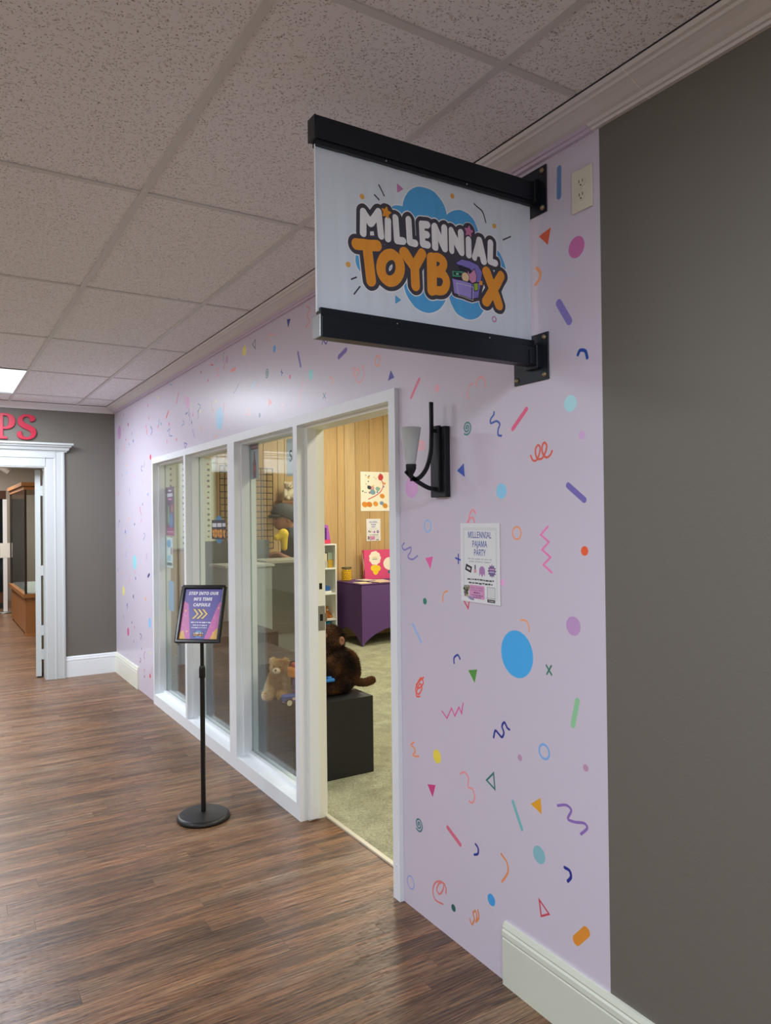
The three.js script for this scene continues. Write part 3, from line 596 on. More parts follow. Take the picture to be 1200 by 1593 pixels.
{
  const s = thing('hanging_sign', 'white fabric shop sign with colourful bubble lettering between two black wall brackets', 'sign', [0, 0, -1.725]);
  const z0 = -0.021, z1 = 0.021;
  part('top_bar', (() => { const g = rbox(0.776, 0.06, 0.042, 0.003); g.translate(-0.39, 2.578, 0); return g; })(), M.black, s);
  part('top_rail', boxAt(-0.772, -0.02, 2.534, 2.55, -0.012, 0.014), M.black, s);
  part('bottom_bar', (() => { const g = rbox(0.766, 0.056, 0.042, 0.003); g.translate(-0.385, 2.060, 0); return g; })(), M.black, s);
  part('bottom_rail', boxAt(-0.766, -0.02, 2.086, 2.11, -0.012, 0.014), M.black, s);
  part('end_cap', (() => { const g = rbox(0.005, 0.06, 0.044, 0.002); g.translate(-0.771, 2.061, 0); return g; })(), M.steel, s).userData.label = 'bare metal end cap';
  part('end_cap', (() => { const g = rbox(0.005, 0.061, 0.043, 0.002); g.translate(-0.7795, 2.578, 0); return g; })(), M.black, s);
  // gently rippled cloth
  const cloth = new THREE.PlaneGeometry(0.751, 0.44, 120, 24), p = cloth.attributes.position;
  for (let i = 0; i < p.count; i++) { const x = p.getX(i), y = p.getY(i); p.setZ(i, (Math.sin(x * 62 + y * 3) * 0.0016 + Math.sin(x * 131 + 1 + y * 5) * 0.0011 + Math.sin(x * 211 + y * 4) * 0.0005 + Math.sin(x * 23) * 0.0014) * (1 - 0.75 * Math.pow(Math.abs(y) / 0.22, 4))); }
  cloth.computeVertexNormals(); cloth.translate(-0.3955, 2.322, 0.002);
  const fabric = mat(0xffffff, 0.9, { map: bannerMap, transmission: 0.4, thickness: 0, side: THREE.DoubleSide });
  part('banner', cloth, fabric, s);
  const rim = part('banner_edge', boxAt(-0.7725, -0.7705, 2.10, 2.54, -0.003, 0.0025), mat(0xf2f6fa, 0.6), s); rim.userData.label = 'white sewn edge';
  for (const yc of [2.578, 2.058]) {
    const pl = part('mounting_plate', (() => { const g = rbox(0.005, 0.148, 0.158, 0.002); g.translate(-0.0027, yc, -0.02); return g; })(), M.black, s);
    for (const dy of [-0.058, 0.058]) for (const dz of [-0.063, 0.063]) { const b = part('bolt', new THREE.SphereGeometry(0.0085, 16, 8, 0, 6.3, 0, 1.57), M.brass, pl, [-0.005, yc + dy, -0.02 + dz]); b.rotation.z = Math.PI / 2; }
    part('collar', (() => { const g = rbox(0.02, 0.074, 0.056, 0.003); g.translate(-0.013, yc, 0); return g; })(), M.black, pl);
  }
  part('clasp', boxAt(-0.05, -0.042, 2.035, 2.078, 0.021, 0.026), M.black, s);
  for (const [x, y] of [[-0.56, 2.542], [-0.28, 2.542], [-0.53, 2.097], [-0.2, 2.097]]) part('rail_screw', new THREE.SphereGeometry(0.0028, 10, 6), M.steel, s, [x, y, 0.014]);
}

// ---------- wall outlet, sconce, flyer ----------
{
  const o = thing('wall_outlet', 'ivory double wall socket high beside the hanging sign', 'outlet', [0, 2.515, -1.52]);
  const g = rbox(0.007, 0.124, 0.079, 0.003); g.translate(-0.0035, 0, 0); part('cover_plate', g, M.ivory, o);
  for (const s of [-1, 1]) {
    const f = cyl(0.0175, 0.0175, 0.003, 28); f.rotateZ(Math.PI / 2); f.scale(1, 0.82, 1); const q = part('socket', f, M.ivory, o, [-0.0078, s * 0.0195, 0]);
    const slot = mat(0x2a2722, 0.8);
    for (const z of [-0.0065, 0.0065]) part('slot', boxAt(-0.0006, 0.0002, -0.0005, 0.0085, z - 0.0011, z + 0.0011), slot, q, [-0.0014, 0, 0]);
    const h = cyl(0.0026, 0.0026, 0.0012, 12); h.rotateZ(Math.PI / 2); part('ground_hole', h, slot, q, [-0.0014, -0.0075, 0]);
  }
  const c = cyl(0.0032, 0.0032, 0.002, 12); c.rotateZ(Math.PI / 2); part('screw', c, M.ivory, o, [-0.0075, 0, 0]);
}
{
  const s = thing('wall_sconce', 'black iron wall sconce with a frosted glass cone shade', 'lamp', [0, 1.765, -2.23]);
  const iron = mat(0x1c1d22, 0.45, { metalness: 0.4 });
  { const g = rbox(0.024, 0.262, 0.094, 0.003); g.translate(-0.012, 0, 0); part('back_plate', g, iron, s); }
  { const g = rbox(0.014, 0.245, 0.04, 0.003); g.translate(-0.03, 0.012, 0.004); part('raised_strip', g, iron, s); }
  const strap = (pts, w, t, nm) => { // flat bar bent in the x-y plane
    const c = new THREE.CatmullRomCurve3(pts.map(([x, y]) => new THREE.Vector3(x, y, 0))), sh = new THREE.Shape([[-t, -w], [t, -w], [t, w], [-t, w]].map((q) => new THREE.Vector2(...q)));
    return part(nm, new THREE.ExtrudeGeometry(sh, { steps: 40, extrudePath: c }), iron, s);
  };
  strap([[-0.05, 0.222], [-0.05, 0.16], [-0.051, 0.09], [-0.056, 0.03], [-0.078, -0.03], [-0.112, -0.062], [-0.146, -0.066]], 0.0075, 0.0035, 'upper_arm');
  strap([[-0.024, -0.1], [-0.06, -0.098], [-0.1, -0.082], [-0.14, -0.058], [-0.166, -0.036]], 0.0075, 0.0035, 'lower_arm');
  part('strap_stub', boxAt(-0.05, -0.03, 0.11, 0.122, -0.006, 0.006), iron, s);
  part('socket_cup', lathe([[0, -0.062], [0.008, -0.062], [0.008, -0.05], [0.013, -0.042], [0.0185, -0.03], [0.0195, -0.014], [0.0185, -0.012], [0, -0.012]]), iron, s, [-0.15, 0, 0.01]);
  part('glass_shade', lathe([[0.0165, -0.014], [0.0385, 0.12], [0.036, 0.121], [0.0145, -0.012]], 40), mat(0xd9dedb, 0.5, { transmission: 0.35, thickness: 0 }), s, [-0.15, 0, 0.01]);
}
const text = (g, s, x, y, font_, fill, align = 'center') => { g.font = font_; g.fillStyle = fill; g.textAlign = align; g.textBaseline = 'middle'; g.fillText(s, x, y); };
const dashes = (g, x0, x1, y, h, fill) => { g.fillStyle = fill; let x = x0; while (x < x1) { const w = Math.min(rr(h * 0.6, h * 3.2), x1 - x); g.fillRect(x, y - h / 2 + rr(0, h * 0.25), w, h * rr(0.6, 0.95)); x += w + h * 0.5; } };
function flyerCanvas(small) {
  return canvas(860, 1112, (g, W, H) => {
    g.fillStyle = '#eceff0'; g.fillRect(0, 0, W, H);
    g.strokeStyle = '#c7cbcd'; g.lineWidth = 4; for (let i = 0; i < 22; i++) { for (const [x, y] of [[90 + i * 32, 80], [90 + i * 32, 1040]]) { g.beginPath(); g.arc(x, y, 16, 0, 7); g.stroke(); } }
    for (let i = 0; i < 30; i++) for (const x of [75, 790]) { g.beginPath(); g.arc(x, 90 + i * 32, 14, 0, 7); g.stroke(); }
    const hand = (s, y, sz, sx) => { g.save(); g.translate(W / 2, y); g.scale(sx, 1); g.font = `${sz}px sans-serif`; g.textAlign = 'center'; g.textBaseline = 'middle'; g.fillStyle = '#3c50a4'; g.fillText(s, 0, 0); g.strokeStyle = '#3c50a4'; g.lineWidth = 3; g.strokeText(s, 0, 0); g.restore(); };
    hand('MILLENNIAL', 165, 118, 0.78); hand('PAJAMA', 290, 118, 0.78); hand('PARTY', 410, 118, 0.78);
    text(g, 'Wear your pajamas and relive the', W / 2, 500, '27px monospace', '#4a4e52'); text(g, 'ultimate millennial sleepover!', W / 2, 538, '27px monospace', '#4a4e52');
    g.save(); g.translate(180, 640); g.rotate(0.3); g.fillStyle = '#23252b'; g.fillRect(-70, -45, 140, 90); g.fillStyle = '#e8e4ea'; g.fillRect(-40, -16, 80, 34); g.restore();
    g.fillStyle = '#222'; g.fillRect(318, 585, 22, 60); g.fillStyle = '#dba9ae'; g.fillRect(304, 645, 50, 52);
    g.fillStyle = '#b585bc'; g.beginPath(); g.arc(480, 660, 62, Math.PI, 0); g.lineTo(542, 740); g.lineTo(515, 700); g.lineTo(480, 750); g.lineTo(448, 700); g.lineTo(418, 740); g.fill();
    g.fillStyle = '#7c6699'; g.beginPath(); for (let i = 0; i < 24; i++) { const a = i * Math.PI / 12, r = i % 2 ? 66 : 95; g.lineTo(690 + Math.cos(a) * r, 655 + Math.sin(a) * r); } g.fill(); g.fillStyle = '#d8a4cc'; g.fillRect(640, 622, 100, 18); g.fillStyle = '#c4b4dc'; g.fillRect(640, 660, 100, 18);
    dashes(g, 150, 730, 790, 24, '#33363a'); dashes(g, 180, 700, 840, 24, '#33363a');
    g.fillStyle = '#dfa0cb'; g.beginPath(); g.roundRect(190, 870, 340, 190, 28); g.fill();
    text(g, 'Every Saturday', 360, 905, '32px monospace', '#6e4170'); text(g, 'of Every Month', 360, 940, '32px monospace', '#6e4170'); dashes(g, 290, 430, 975, 20, '#6e4170'); dashes(g, 240, 490, 1012, 14, '#6e4170'); dashes(g, 280, 450, 1038, 14, '#6e4170');
    for (let i = 0; i < 60; i++) { g.fillStyle = ['#8a9a5c', '#3c3a3c', '#c7b98c', '#6c6478', '#2c2a30'][i % 5]; g.beginPath(); g.arc(130 + rr(-60, 60), 960 + rr(-80, 80), rr(8, 22), 0, 7); g.fill(); }
    g.fillStyle = '#9a94bc'; g.beginPath(); g.ellipse(230, 1060, 70, 22, 0.2, 0, 7); g.fill();
    g.fillStyle = '#dfe2e2'; g.fillRect(585, 880, 165, 150); g.strokeStyle = '#6a6e70'; g.lineWidth = 5; g.strokeRect(585, 880, 165, 150);
    g.fillStyle = '#1d1f22'; g.fillRect(585, 1046, 165, 40); dashes(g, 610, 730, 1066, 14, '#d8dada');
  });
}
{
  const f = thing('wall_flyer', 'white pajama party flyer on the lilac wall below the sconce', 'flyer', [-0.002, 1.398, -2.016]);
  const g = new THREE.BoxGeometry(0.0012, 0.279, 0.216, 1, 1, 1); part('sheet', g, mat(0xffffff, 0.55, { map: flyerCanvas() }), f);
}

// ---------- floor sign on a stand ----------
const standMap = canvas(848, 1100, (g, W, H) => {
  g.fillStyle = '#6b66b4'; g.fillRect(0, 0, W, H);
  poly(g, [[0, 260], [110, 330], [250, 1100], [0, 1100]], '#d879bd'); poly(g, [[W, 260], [W - 60, 330], [W - 290, 1100], [W, 1100]], '#d879bd');
  poly(g, [[0, 960], [70, 900], [140, 1100], [0, 1100]], '#f0c060'); poly(g, [[W, 850], [W - 70, 900], [W - 170, 1100], [W, 1100]], '#f0c060');
  g.strokeStyle = '#ef9fce'; g.lineWidth = 9; for (const [x, y] of [[90, 560], [60, 760], [760, 620], [700, 800], [150, 900]]) { g.beginPath(); g.arc(x, y, 40, 0.4, 4.2); g.stroke(); }
  g.fillStyle = '#f8d488'; for (const [x, y] of [[150, 930], [800, 420], [740, 960], [60, 480]]) { g.beginPath(); g.moveTo(x, y - 30); g.lineTo(x + 24, y); g.lineTo(x, y + 34); g.lineTo(x - 10, y); g.fill(); }
  g.save(); g.transform(1, 0, -0.08, 1, 0, 0);
  const t = (s, x, y, sz) => { g.font = `bold ${sz}px sans-serif`; g.textAlign = 'center'; g.textBaseline = 'middle'; g.fillStyle = '#f4f4ff'; g.strokeStyle = '#f4f4ff'; g.lineWidth = 5; g.fillText(s, x, y); g.strokeText(s, x, y); };
  t('STEP INTO OUR', 430, 95, 92); t("90'S TIME", 440, 222, 92); t('CAPSULE', 440, 350, 92); g.restore();
  for (let i = 0; i < 3; i++) { const x = 220 + i * 100; poly(g, [[x, 440], [x + 60, 440], [x + 160, 550], [x + 60, 660], [x, 660], [x + 100, 550]], '#f0d691', '#5c5236', 8); }
  dashes(g, 220, 660, 735, 30, '#eef'); dashes(g, 270, 590, 795, 24, '#eef'); dashes(g, 250, 590, 850, 24, '#eef');
  g.fillStyle = '#6fb4ec'; g.beginPath(); g.ellipse(420, 990, 90, 75, 0, 0, 7); g.fill(); g.fillStyle = '#3a3646'; g.fillRect(300, 945, 240, 92); dashes(g, 312, 528, 968, 30, '#f2f2f6'); dashes(g, 312, 528, 1010, 34, '#e69a40');
});
{
  const px = -0.425, pz = -3.80;
  const s = thing('sign_stand', 'black pole stand holding a purple framed notice in front of the shop windows', 'sign', [px, 0, pz]);
  part('base', lathe([[0, 0], [0.135, 0], [0.1365, 0.008], [0.132, 0.02], [0.118, 0.028], [0.03, 0.032], [0.02, 0.036], [0, 0.036]], 56), mat(0x121214, 0.42), s);
  part('pole', cyl(0.0125, 0.0125, 0.74, 24), M.blackPlastic, s, [0, 0.40, 0]);
  part('inner_pole', cyl(0.0098, 0.0098, 0.3, 24), M.blackPlastic, s, [0, 0.84, 0]);
  part('clamp', lathe([[0.0126, -0.03], [0.0165, -0.025], [0.0165, 0.02], [0.013, 0.035], [0.0099, 0.036]], 24), M.blackPlastic, s, [0, 0.76, 0]);
  const fr = new THREE.Group(); fr.name = 'notice_frame'; s.add(fr); fr.position.set(0.002, 1.065, -0.017); fr.rotation.set(0, -0.681, 0); 
  const tilt = new THREE.Matrix4().makeRotationX(-0.382);
  const ap = (nm, g, m) => { g.applyMatrix4(tilt); return part(nm, g, m, fr); };
  const W2 = 0.103, H2 = 0.135, o = 0.0215;
  const rim = new THREE.Shape(); { const w = W2 + o, h = H2 + o, r = 0.012; rim.moveTo(-w + r, -h); rim.lineTo(w - r, -h); rim.quadraticCurveTo(w, -h, w, -h + r); rim.lineTo(w, h - r); rim.quadraticCurveTo(w, h, w - r, h); rim.lineTo(-w + r, h); rim.quadraticCurveTo(-w, h, -w, h - r); rim.lineTo(-w, -h + r); rim.quadraticCurveTo(-w, -h, -w + r, -h); }
  const hole = new THREE.Path([[-W2, -H2], [-W2, H2], [W2, H2], [W2, -H2]].map((q) => new THREE.Vector2(...q))); rim.holes.push(hole);
  const rg = new THREE.ExtrudeGeometry(rim, { depth: 0.006, bevelEnabled: true, bevelThickness: 0.005, bevelSize: 0.006, bevelOffset: -0.006, bevelSegments: 3 }); rg.translate(0, 0, -0.002); ap('rim', rg, mat(0x0b0b0d, 0.2));
  const bg = new THREE.BoxGeometry(2 * W2 + 0.03, 2 * H2 + 0.03, 0.004); bg.translate(0, 0, -0.005); ap('backing', bg, M.blackPlastic);
  const pg = new THREE.BoxGeometry(2 * W2, 2 * H2, 0.001); pg.translate(0, 0, -0.0015); ap('poster', pg, mat(0xffffff, 0.3, { map: standMap }));
  const hg = new THREE.BoxGeometry(0.03, 0.05, 0.03); hg.translate(0, -0.06, -0.02); ap('bracket', hg, M.blackPlastic);
}

// ---------- red letters over the far doorway ----------
{
  const red = mat(0xc0203f, 0.4);
  for (const [ch, x, lab, w] of [['S', -0.915, 'red raised letter S on the dark far wall above the cornice', 0.172], ['P', -1.118, 'red raised letter P cut off by the left picture edge', 0.19]]) {
    const g = new TextGeometry(ch, { font, size: 0.235, depth: 0.02, curveSegments: 8, bevelEnabled: true, bevelThickness: 0.003, bevelSize: 0.002, bevelSegments: 2 });
    g.computeBoundingBox(); const b = g.boundingBox; g.translate(-b.min.x, -b.min.y, -b.min.z); g.scale(w / (b.max.x - b.min.x), 0.248 / (b.max.y - b.min.y), 1);
    solo('wall_letter', lab, 'letter', g, red, [x, 2.362, -7.966], 'letters above the far doorway');
  }
}
// ---------- shop interior ----------
{
  const b = struct('wall_shop_back', 'tan grooved wood panelling on the back wall of the shop', 'wall');
  part('backing', boxAt(0.122, 5.6, -0.05, 3.15, -8.62, -8.512), M.groove, b);
  const cuts = [0.125, 0.30, 0.42, 0.63, 0.80, 0.91, 1.12, 1.27, 1.37, 1.58, 1.69, 1.86, 2.05, 2.14, 2.33, 2.45, 2.66, 2.887, 2.995, 3.16, 3.376, 3.60, 3.72, 3.93, 4.10, 4.22, 4.43, 4.55, 4.75, 4.95, 5.07, 5.28, 5.6];
  for (let i = 0; i + 1 < cuts.length; i++) part('panel_board', boxAt(cuts[i] + 0.003, cuts[i + 1] - 0.003, 0, 3.1, -8.512, -8.5, [rnd(), rnd()]), M.panel[i % 3], b);
  const inner = mat(0xd8cfb8, 0.7);
  const r = struct('wall_shop_right', 'pale right wall inside the shop', 'wall'); part('wall_face', boxAt(5.6, 5.7, -0.05, 3.15, -8.62, 0.7), inner, r);
  const f = struct('wall_shop_front', 'pale near wall inside the shop', 'wall'); part('wall_face', boxAt(0.122, 5.7, -0.05, 3.15, 0.6, 0.7), inner, f);
  const c = struct('ceiling_shop', 'white ceiling of the shop', 'ceiling'); part('ceiling_face', boxAt(0.122, 5.7, 3.1, 3.2, -8.62, 0.7), mat(0xe6e2d8, 0.9), c);
}
[[2.6, -7.0, 'over the shop table'], [2.6, -4.4, 'over the middle of the shop'], [1.35, -1.9, 'over the near end of the shop'], [4.4, -5.4, 'over the right side of the shop']].forEach(([x, z, w]) => troffer('white ceiling light panel ' + w, x - 0.3, x + 0.3, z - 0.6, z + 0.6, 3.085, SHOP, 'shop ceiling lights'));

// black display cubes
const cubeAt = (label, x0, x1, h, z0, z1) => {
  const t = thing('display_cube', label, 'display cube', [(x0 + x1) / 2, 0.006, (z0 + z1) / 2], 0, 'black display cubes'), w = x1 - x0, d = z1 - z0;
  part('top_panel', boxAt(-w / 2, w / 2, h - 0.016, h, -d / 2, d / 2), M.cubeBlack, t);
  for (const s of [-1, 1]) { part('side_panel', boxAt(s > 0 ? w / 2 - 0.016 : -w / 2, s > 0 ? w / 2 : -w / 2 + 0.016, 0, h - 0.016, -d / 2, d / 2), M.cubeBlack, t); part('face_panel', boxAt(-w / 2 + 0.016, w / 2 - 0.016, 0, h - 0.016, s > 0 ? d / 2 - 0.016 : -d / 2, s > 0 ? d / 2 : -d / 2 + 0.016), M.cubeBlack, t); }
};
cubeAt('black display cube with the stuffed monkey on top, just inside the doorway', 0.135, 0.672, 0.465, -4.44, -3.9);
cubeAt('taller black display cube behind the stuffed bear', 0.14, 0.58, 0.60, -5.35, -4.55);
cubeAt('black display cube behind the middle window', 0.14, 0.72, 0.66, -6.25, -5.45);

// plush monkey seen from its left rear, facing the window
{
  const m = thing('plush_monkey', 'dark brown stuffed monkey sitting on the black cube', 'plush toy', [0.52, 0.488, -4.14]);
  const bodyFn = (x, y, z) => {
    let d = ball(x, y, z, [0.045, 0.105, 0], [0.13, 0.115, 0.12]);
    d = smin(d, ball(x, y, z, [0.035, 0.18, 0.005], [0.1, 0.065, 0.09]), 0.05);
    d = smin(d, ball(x, y, z, [-0.015, 0.315, 0.01], [0.082, 0.08, 0.08]), 0.012);
    d = smin(d, bone(x, y, z, [0.02, 0.2, 0.005], [-0.01, 0.27, 0.01], 0.065, 0.055), 0.02);
    for (const s of [-1, 1]) {
      d = smin(d, bone(x, y, z, [0.01, 0.205, s * 0.08], [-0.07, 0.14, s * 0.105], 0.036, 0.034), 0.03); d = smin(d, bone(x, y, z, [-0.07, 0.14, s * 0.105], [-0.14, 0.12, s * 0.05], 0.034, 0.03), 0.02);
      d = smin(d, bone(x, y, z, [0.03, 0.05, s * 0.09], [-0.12, 0.045, s * 0.1], 0.048, 0.042), 0.03);
    }
    return d + 0.004 * Math.sin(x * 90) * Math.sin(y * 80 + 1) * Math.sin(z * 85);
  };
  const body = part('body', field(bodyFn, [0, 0.215, 0], 0.26, 64), mat(0x2e1e14, 0.95), m);
  fur(body, 34000, 0.02, [0x24170e, 0x301e12, 0x4a2e1a, 0x6a4626, 0x8e6238], m);
  const skin = mat(0xb08458, 0.9);
  part('muzzle', field((x, y, z) => smin(ball(x, y, z, [-0.085, 0.292, 0.012], [0.04, 0.04, 0.05]), ball(x, y, z, [-0.072, 0.342, 0.012], [0.025, 0.03, 0.055]), 0.02), [-0.08, 0.317, 0.012], 0.09, 32), skin, m);
  for (const s of [-1, 1]) {
    const e = part('ear', field((x, y, z) => Math.max(ball(x, y, z, [0, 0, 0], [0.021, 0.027, 0.014]), -ball(x, y, z, [-0.003, 0, s * 0.014], [0.012, 0.016, 0.01])), [0, 0, 0], 0.05, 32), mat(0x9a6c56, 0.9), m, [0.015, 0.31, 0.01 + s * 0.086]); e.userData.label = 'brownish pink ear';
    part('eye', new THREE.SphereGeometry(0.009, 16, 12), mat(0x0c0a08, 0.15), m, [-0.087, 0.342, 0.012 + s * 0.028]);
  }
  const tg = tube([[0.15, 0.03, 0.02], [0.2, 0.02, 0.04], [0.245, 0.02, 0.03], [0.275, 0.022, 0.02]], 0.022, 20, 12), tail = part('tail', mergeGeometries([tg, (() => { const q = new THREE.SphereGeometry(0.022, 12, 8); q.translate(0.275, 0.022, 0.02); return q.index ? q : q; })()]), mat(0x6a4626, 0.95), m);
  fur(tail, 2500, 0.01, [0x7a5430, 0x5a3a1e, 0x8c6438], m);
}
// plush bear
function bear(label, pos, turn, k, hue, furHue, n, group) {
  const m = thing('plush_bear', label, 'plush toy', pos, turn, group); m.scale.setScalar(k);
  const fn = (x, y, z) => {
    let d = ball(x, y, z, [0, 0.085, 0], [0.06, 0.085, 0.055]); d = smin(d, ball(x, y, z, [0, 0.2, 0.01], [0.058, 0.054, 0.052]), 0.02);
    for (const s of [-1, 1]) { d = smin(d, ball(x, y, z, [s * 0.048, 0.245, 0], [0.02, 0.022, 0.012]), 0.01); d = smin(d, bone(x, y, z, [s * 0.05, 0.14, 0.01], [s * 0.07, 0.05, 0.06], 0.024, 0.02), 0.02); d = smin(d, bone(x, y, z, [s * 0.035, 0.035, 0.03], [s * 0.055, 0.028, 0.11], 0.032, 0.03), 0.02); }
    return d;
  };
  const b = part('body', field(fn, [0, 0.135, 0.02], 0.15, 48), mat(hue, 0.95), m); fur(b, n, 0.017, furHue, m);
  part('snout', field((x, y, z) => ball(x, y, z, [0, 0.188, 0.058], [0.03, 0.026, 0.028]), [0, 0.188, 0.058], 0.04, 24), mat(0xe6d6b4, 0.9), m);
  part('nose', new THREE.SphereGeometry(0.008, 12, 8), mat(0x2a1c14, 0.4), m, [0, 0.198, 0.084]);
  for (const s of [-1, 1]) part('eye', new THREE.SphereGeometry(0.006, 12, 8), mat(0x0c0a08, 0.2), m, [s * 0.022, 0.217, 0.056]);
}
bear('shaggy beige stuffed bear behind the window glass', [0.195, 0.471, -4.22], -0.75, 0.86, 0xc9a878, [0xc09a68, 0xd4b284, 0xe6cda2, 0xf4e6c8], 16000);
// pull toy truck and figure beside the bear
{
  const t = thing('toy_truck', 'blue toy truck with white wheels in front of the bear', 'toy', [0.172, 0.471, -3.97]);
  const blue = mat(0x2f56a8, 0.35);
  part('chassis', (() => { const g = rbox(0.16, 0.04, 0.06, 0.006); g.translate(0.015, 0.042, 0); return g; })(), blue, t);
  part('cab', (() => { const g = rbox(0.06, 0.045, 0.058, 0.008); g.translate(0.05, 0.08, 0); return g; })(), mat(0x7a2f3c, 0.4), t);
  part('badge', boxAt(-0.02, 0.012, 0.034, 0.05, 0.0301, 0.0315), mat(0xe4c8c0, 0.5), t);
  for (const x of [-0.045, 0.06]) for (const s of [-1, 1]) { const g = cyl(0.025, 0.025, 0.014, 28); g.rotateX(Math.PI / 2); const w = part('wheel', g, mat(0x232325, 0.6), t, [x, 0.025, s * 0.038]); const h = cyl(0.016, 0.016, 0.016, 24); h.rotateX(Math.PI / 2); part('hub', h, mat(0xd8d2b8, 0.5), w); }
}
{
  const t = thing('toy_figure', 'orange and purple plastic toy standing behind the blue truck', 'toy', [0.268, 0.471, -4.08]);
  part('body', lathe([[0, 0], [0.045, 0], [0.05, 0.04], [0.046, 0.12], [0, 0.125]], 28), mat(0x5c3f74, 0.5), t);
  part('collar', (() => { const g = rbox(0.13, 0.06, 0.08, 0.015, 3); g.translate(-0.005, 0.165, 0); return g; })(), mat(0xe08a2c, 0.45), t);
  part('cap', (() => { const g = rbox(0.09, 0.03, 0.07, 0.01, 3); g.translate(0.0, 0.205, 0); return g; })(), mat(0xc03a2c, 0.45), t);
}
solo('toy_car', 'small bright blue toy held against the stuffed monkey', 'toy', (() => { const g = rbox(0.06, 0.02, 0.03, 0.008, 3); const c = rbox(0.03, 0.018, 0.026, 0.006, 2); c.translate(-0.005, 0.014, 0); return mergeGeometries([g, c]); })(), mat(0x2f86d8, 0.35), [0.42, 0.58, -3.985]);
// covered table, goods on it
{
  const t = thing('folding_table', 'folding table hidden under the purple stretch cover', 'table', [3.7, 0, -8.1]);
  part('tabletop', boxAt(-0.9, 0.9, 0.715, 0.742, -0.37, 0.37), mat(0xb8b4aa, 0.6), t);
  for (const x of [-0.87, 0.87]) for (const z of [-0.34, 0.34]) part('leg', cyl(0.013, 0.013, 0.71, 12), M.steel, t, [x, 0.361, z]);
  // stretch cover: sides bow between the feet
  const c = thing('table_cover', 'purple stretch table cover with arched lower edges', 'tablecloth', [3.7, 0, -8.1]);
  const side = (w, pull) => { const s = new THREE.Shape(); s.moveTo(-w, 0.752); s.lineTo(w, 0.752); s.lineTo(w, 0.006); s.bezierCurveTo(w - 0.12, 0.13, w - 0.3, pull, 0, pull); s.bezierCurveTo(-w + 0.3, pull, -w + 0.12, 0.13, -w, 0.006); return new THREE.ExtrudeGeometry(s, { depth: 0.004, bevelEnabled: false, curveSegments: 24 }); };
  const fr = side(0.91, 0.25); fr.translate(0, 0, 0.376); part('front_face', fr, M.purple, c);
  const bk = side(0.91, 0.25); bk.translate(0, 0, -0.38); part('back_face', bk, M.purple, c);
  for (const s of [-1, 1]) { const g = side(0.378, 0.2); g.rotateY(Math.PI / 2); g.translate(s > 0 ? 0.906 : -0.91, 0, 0); part('end_face', g, M.purple, c); }
  part('top_face', boxAt(-0.91, 0.91, 0.744, 0.754, -0.38, 0.38), M.purple, c);
}
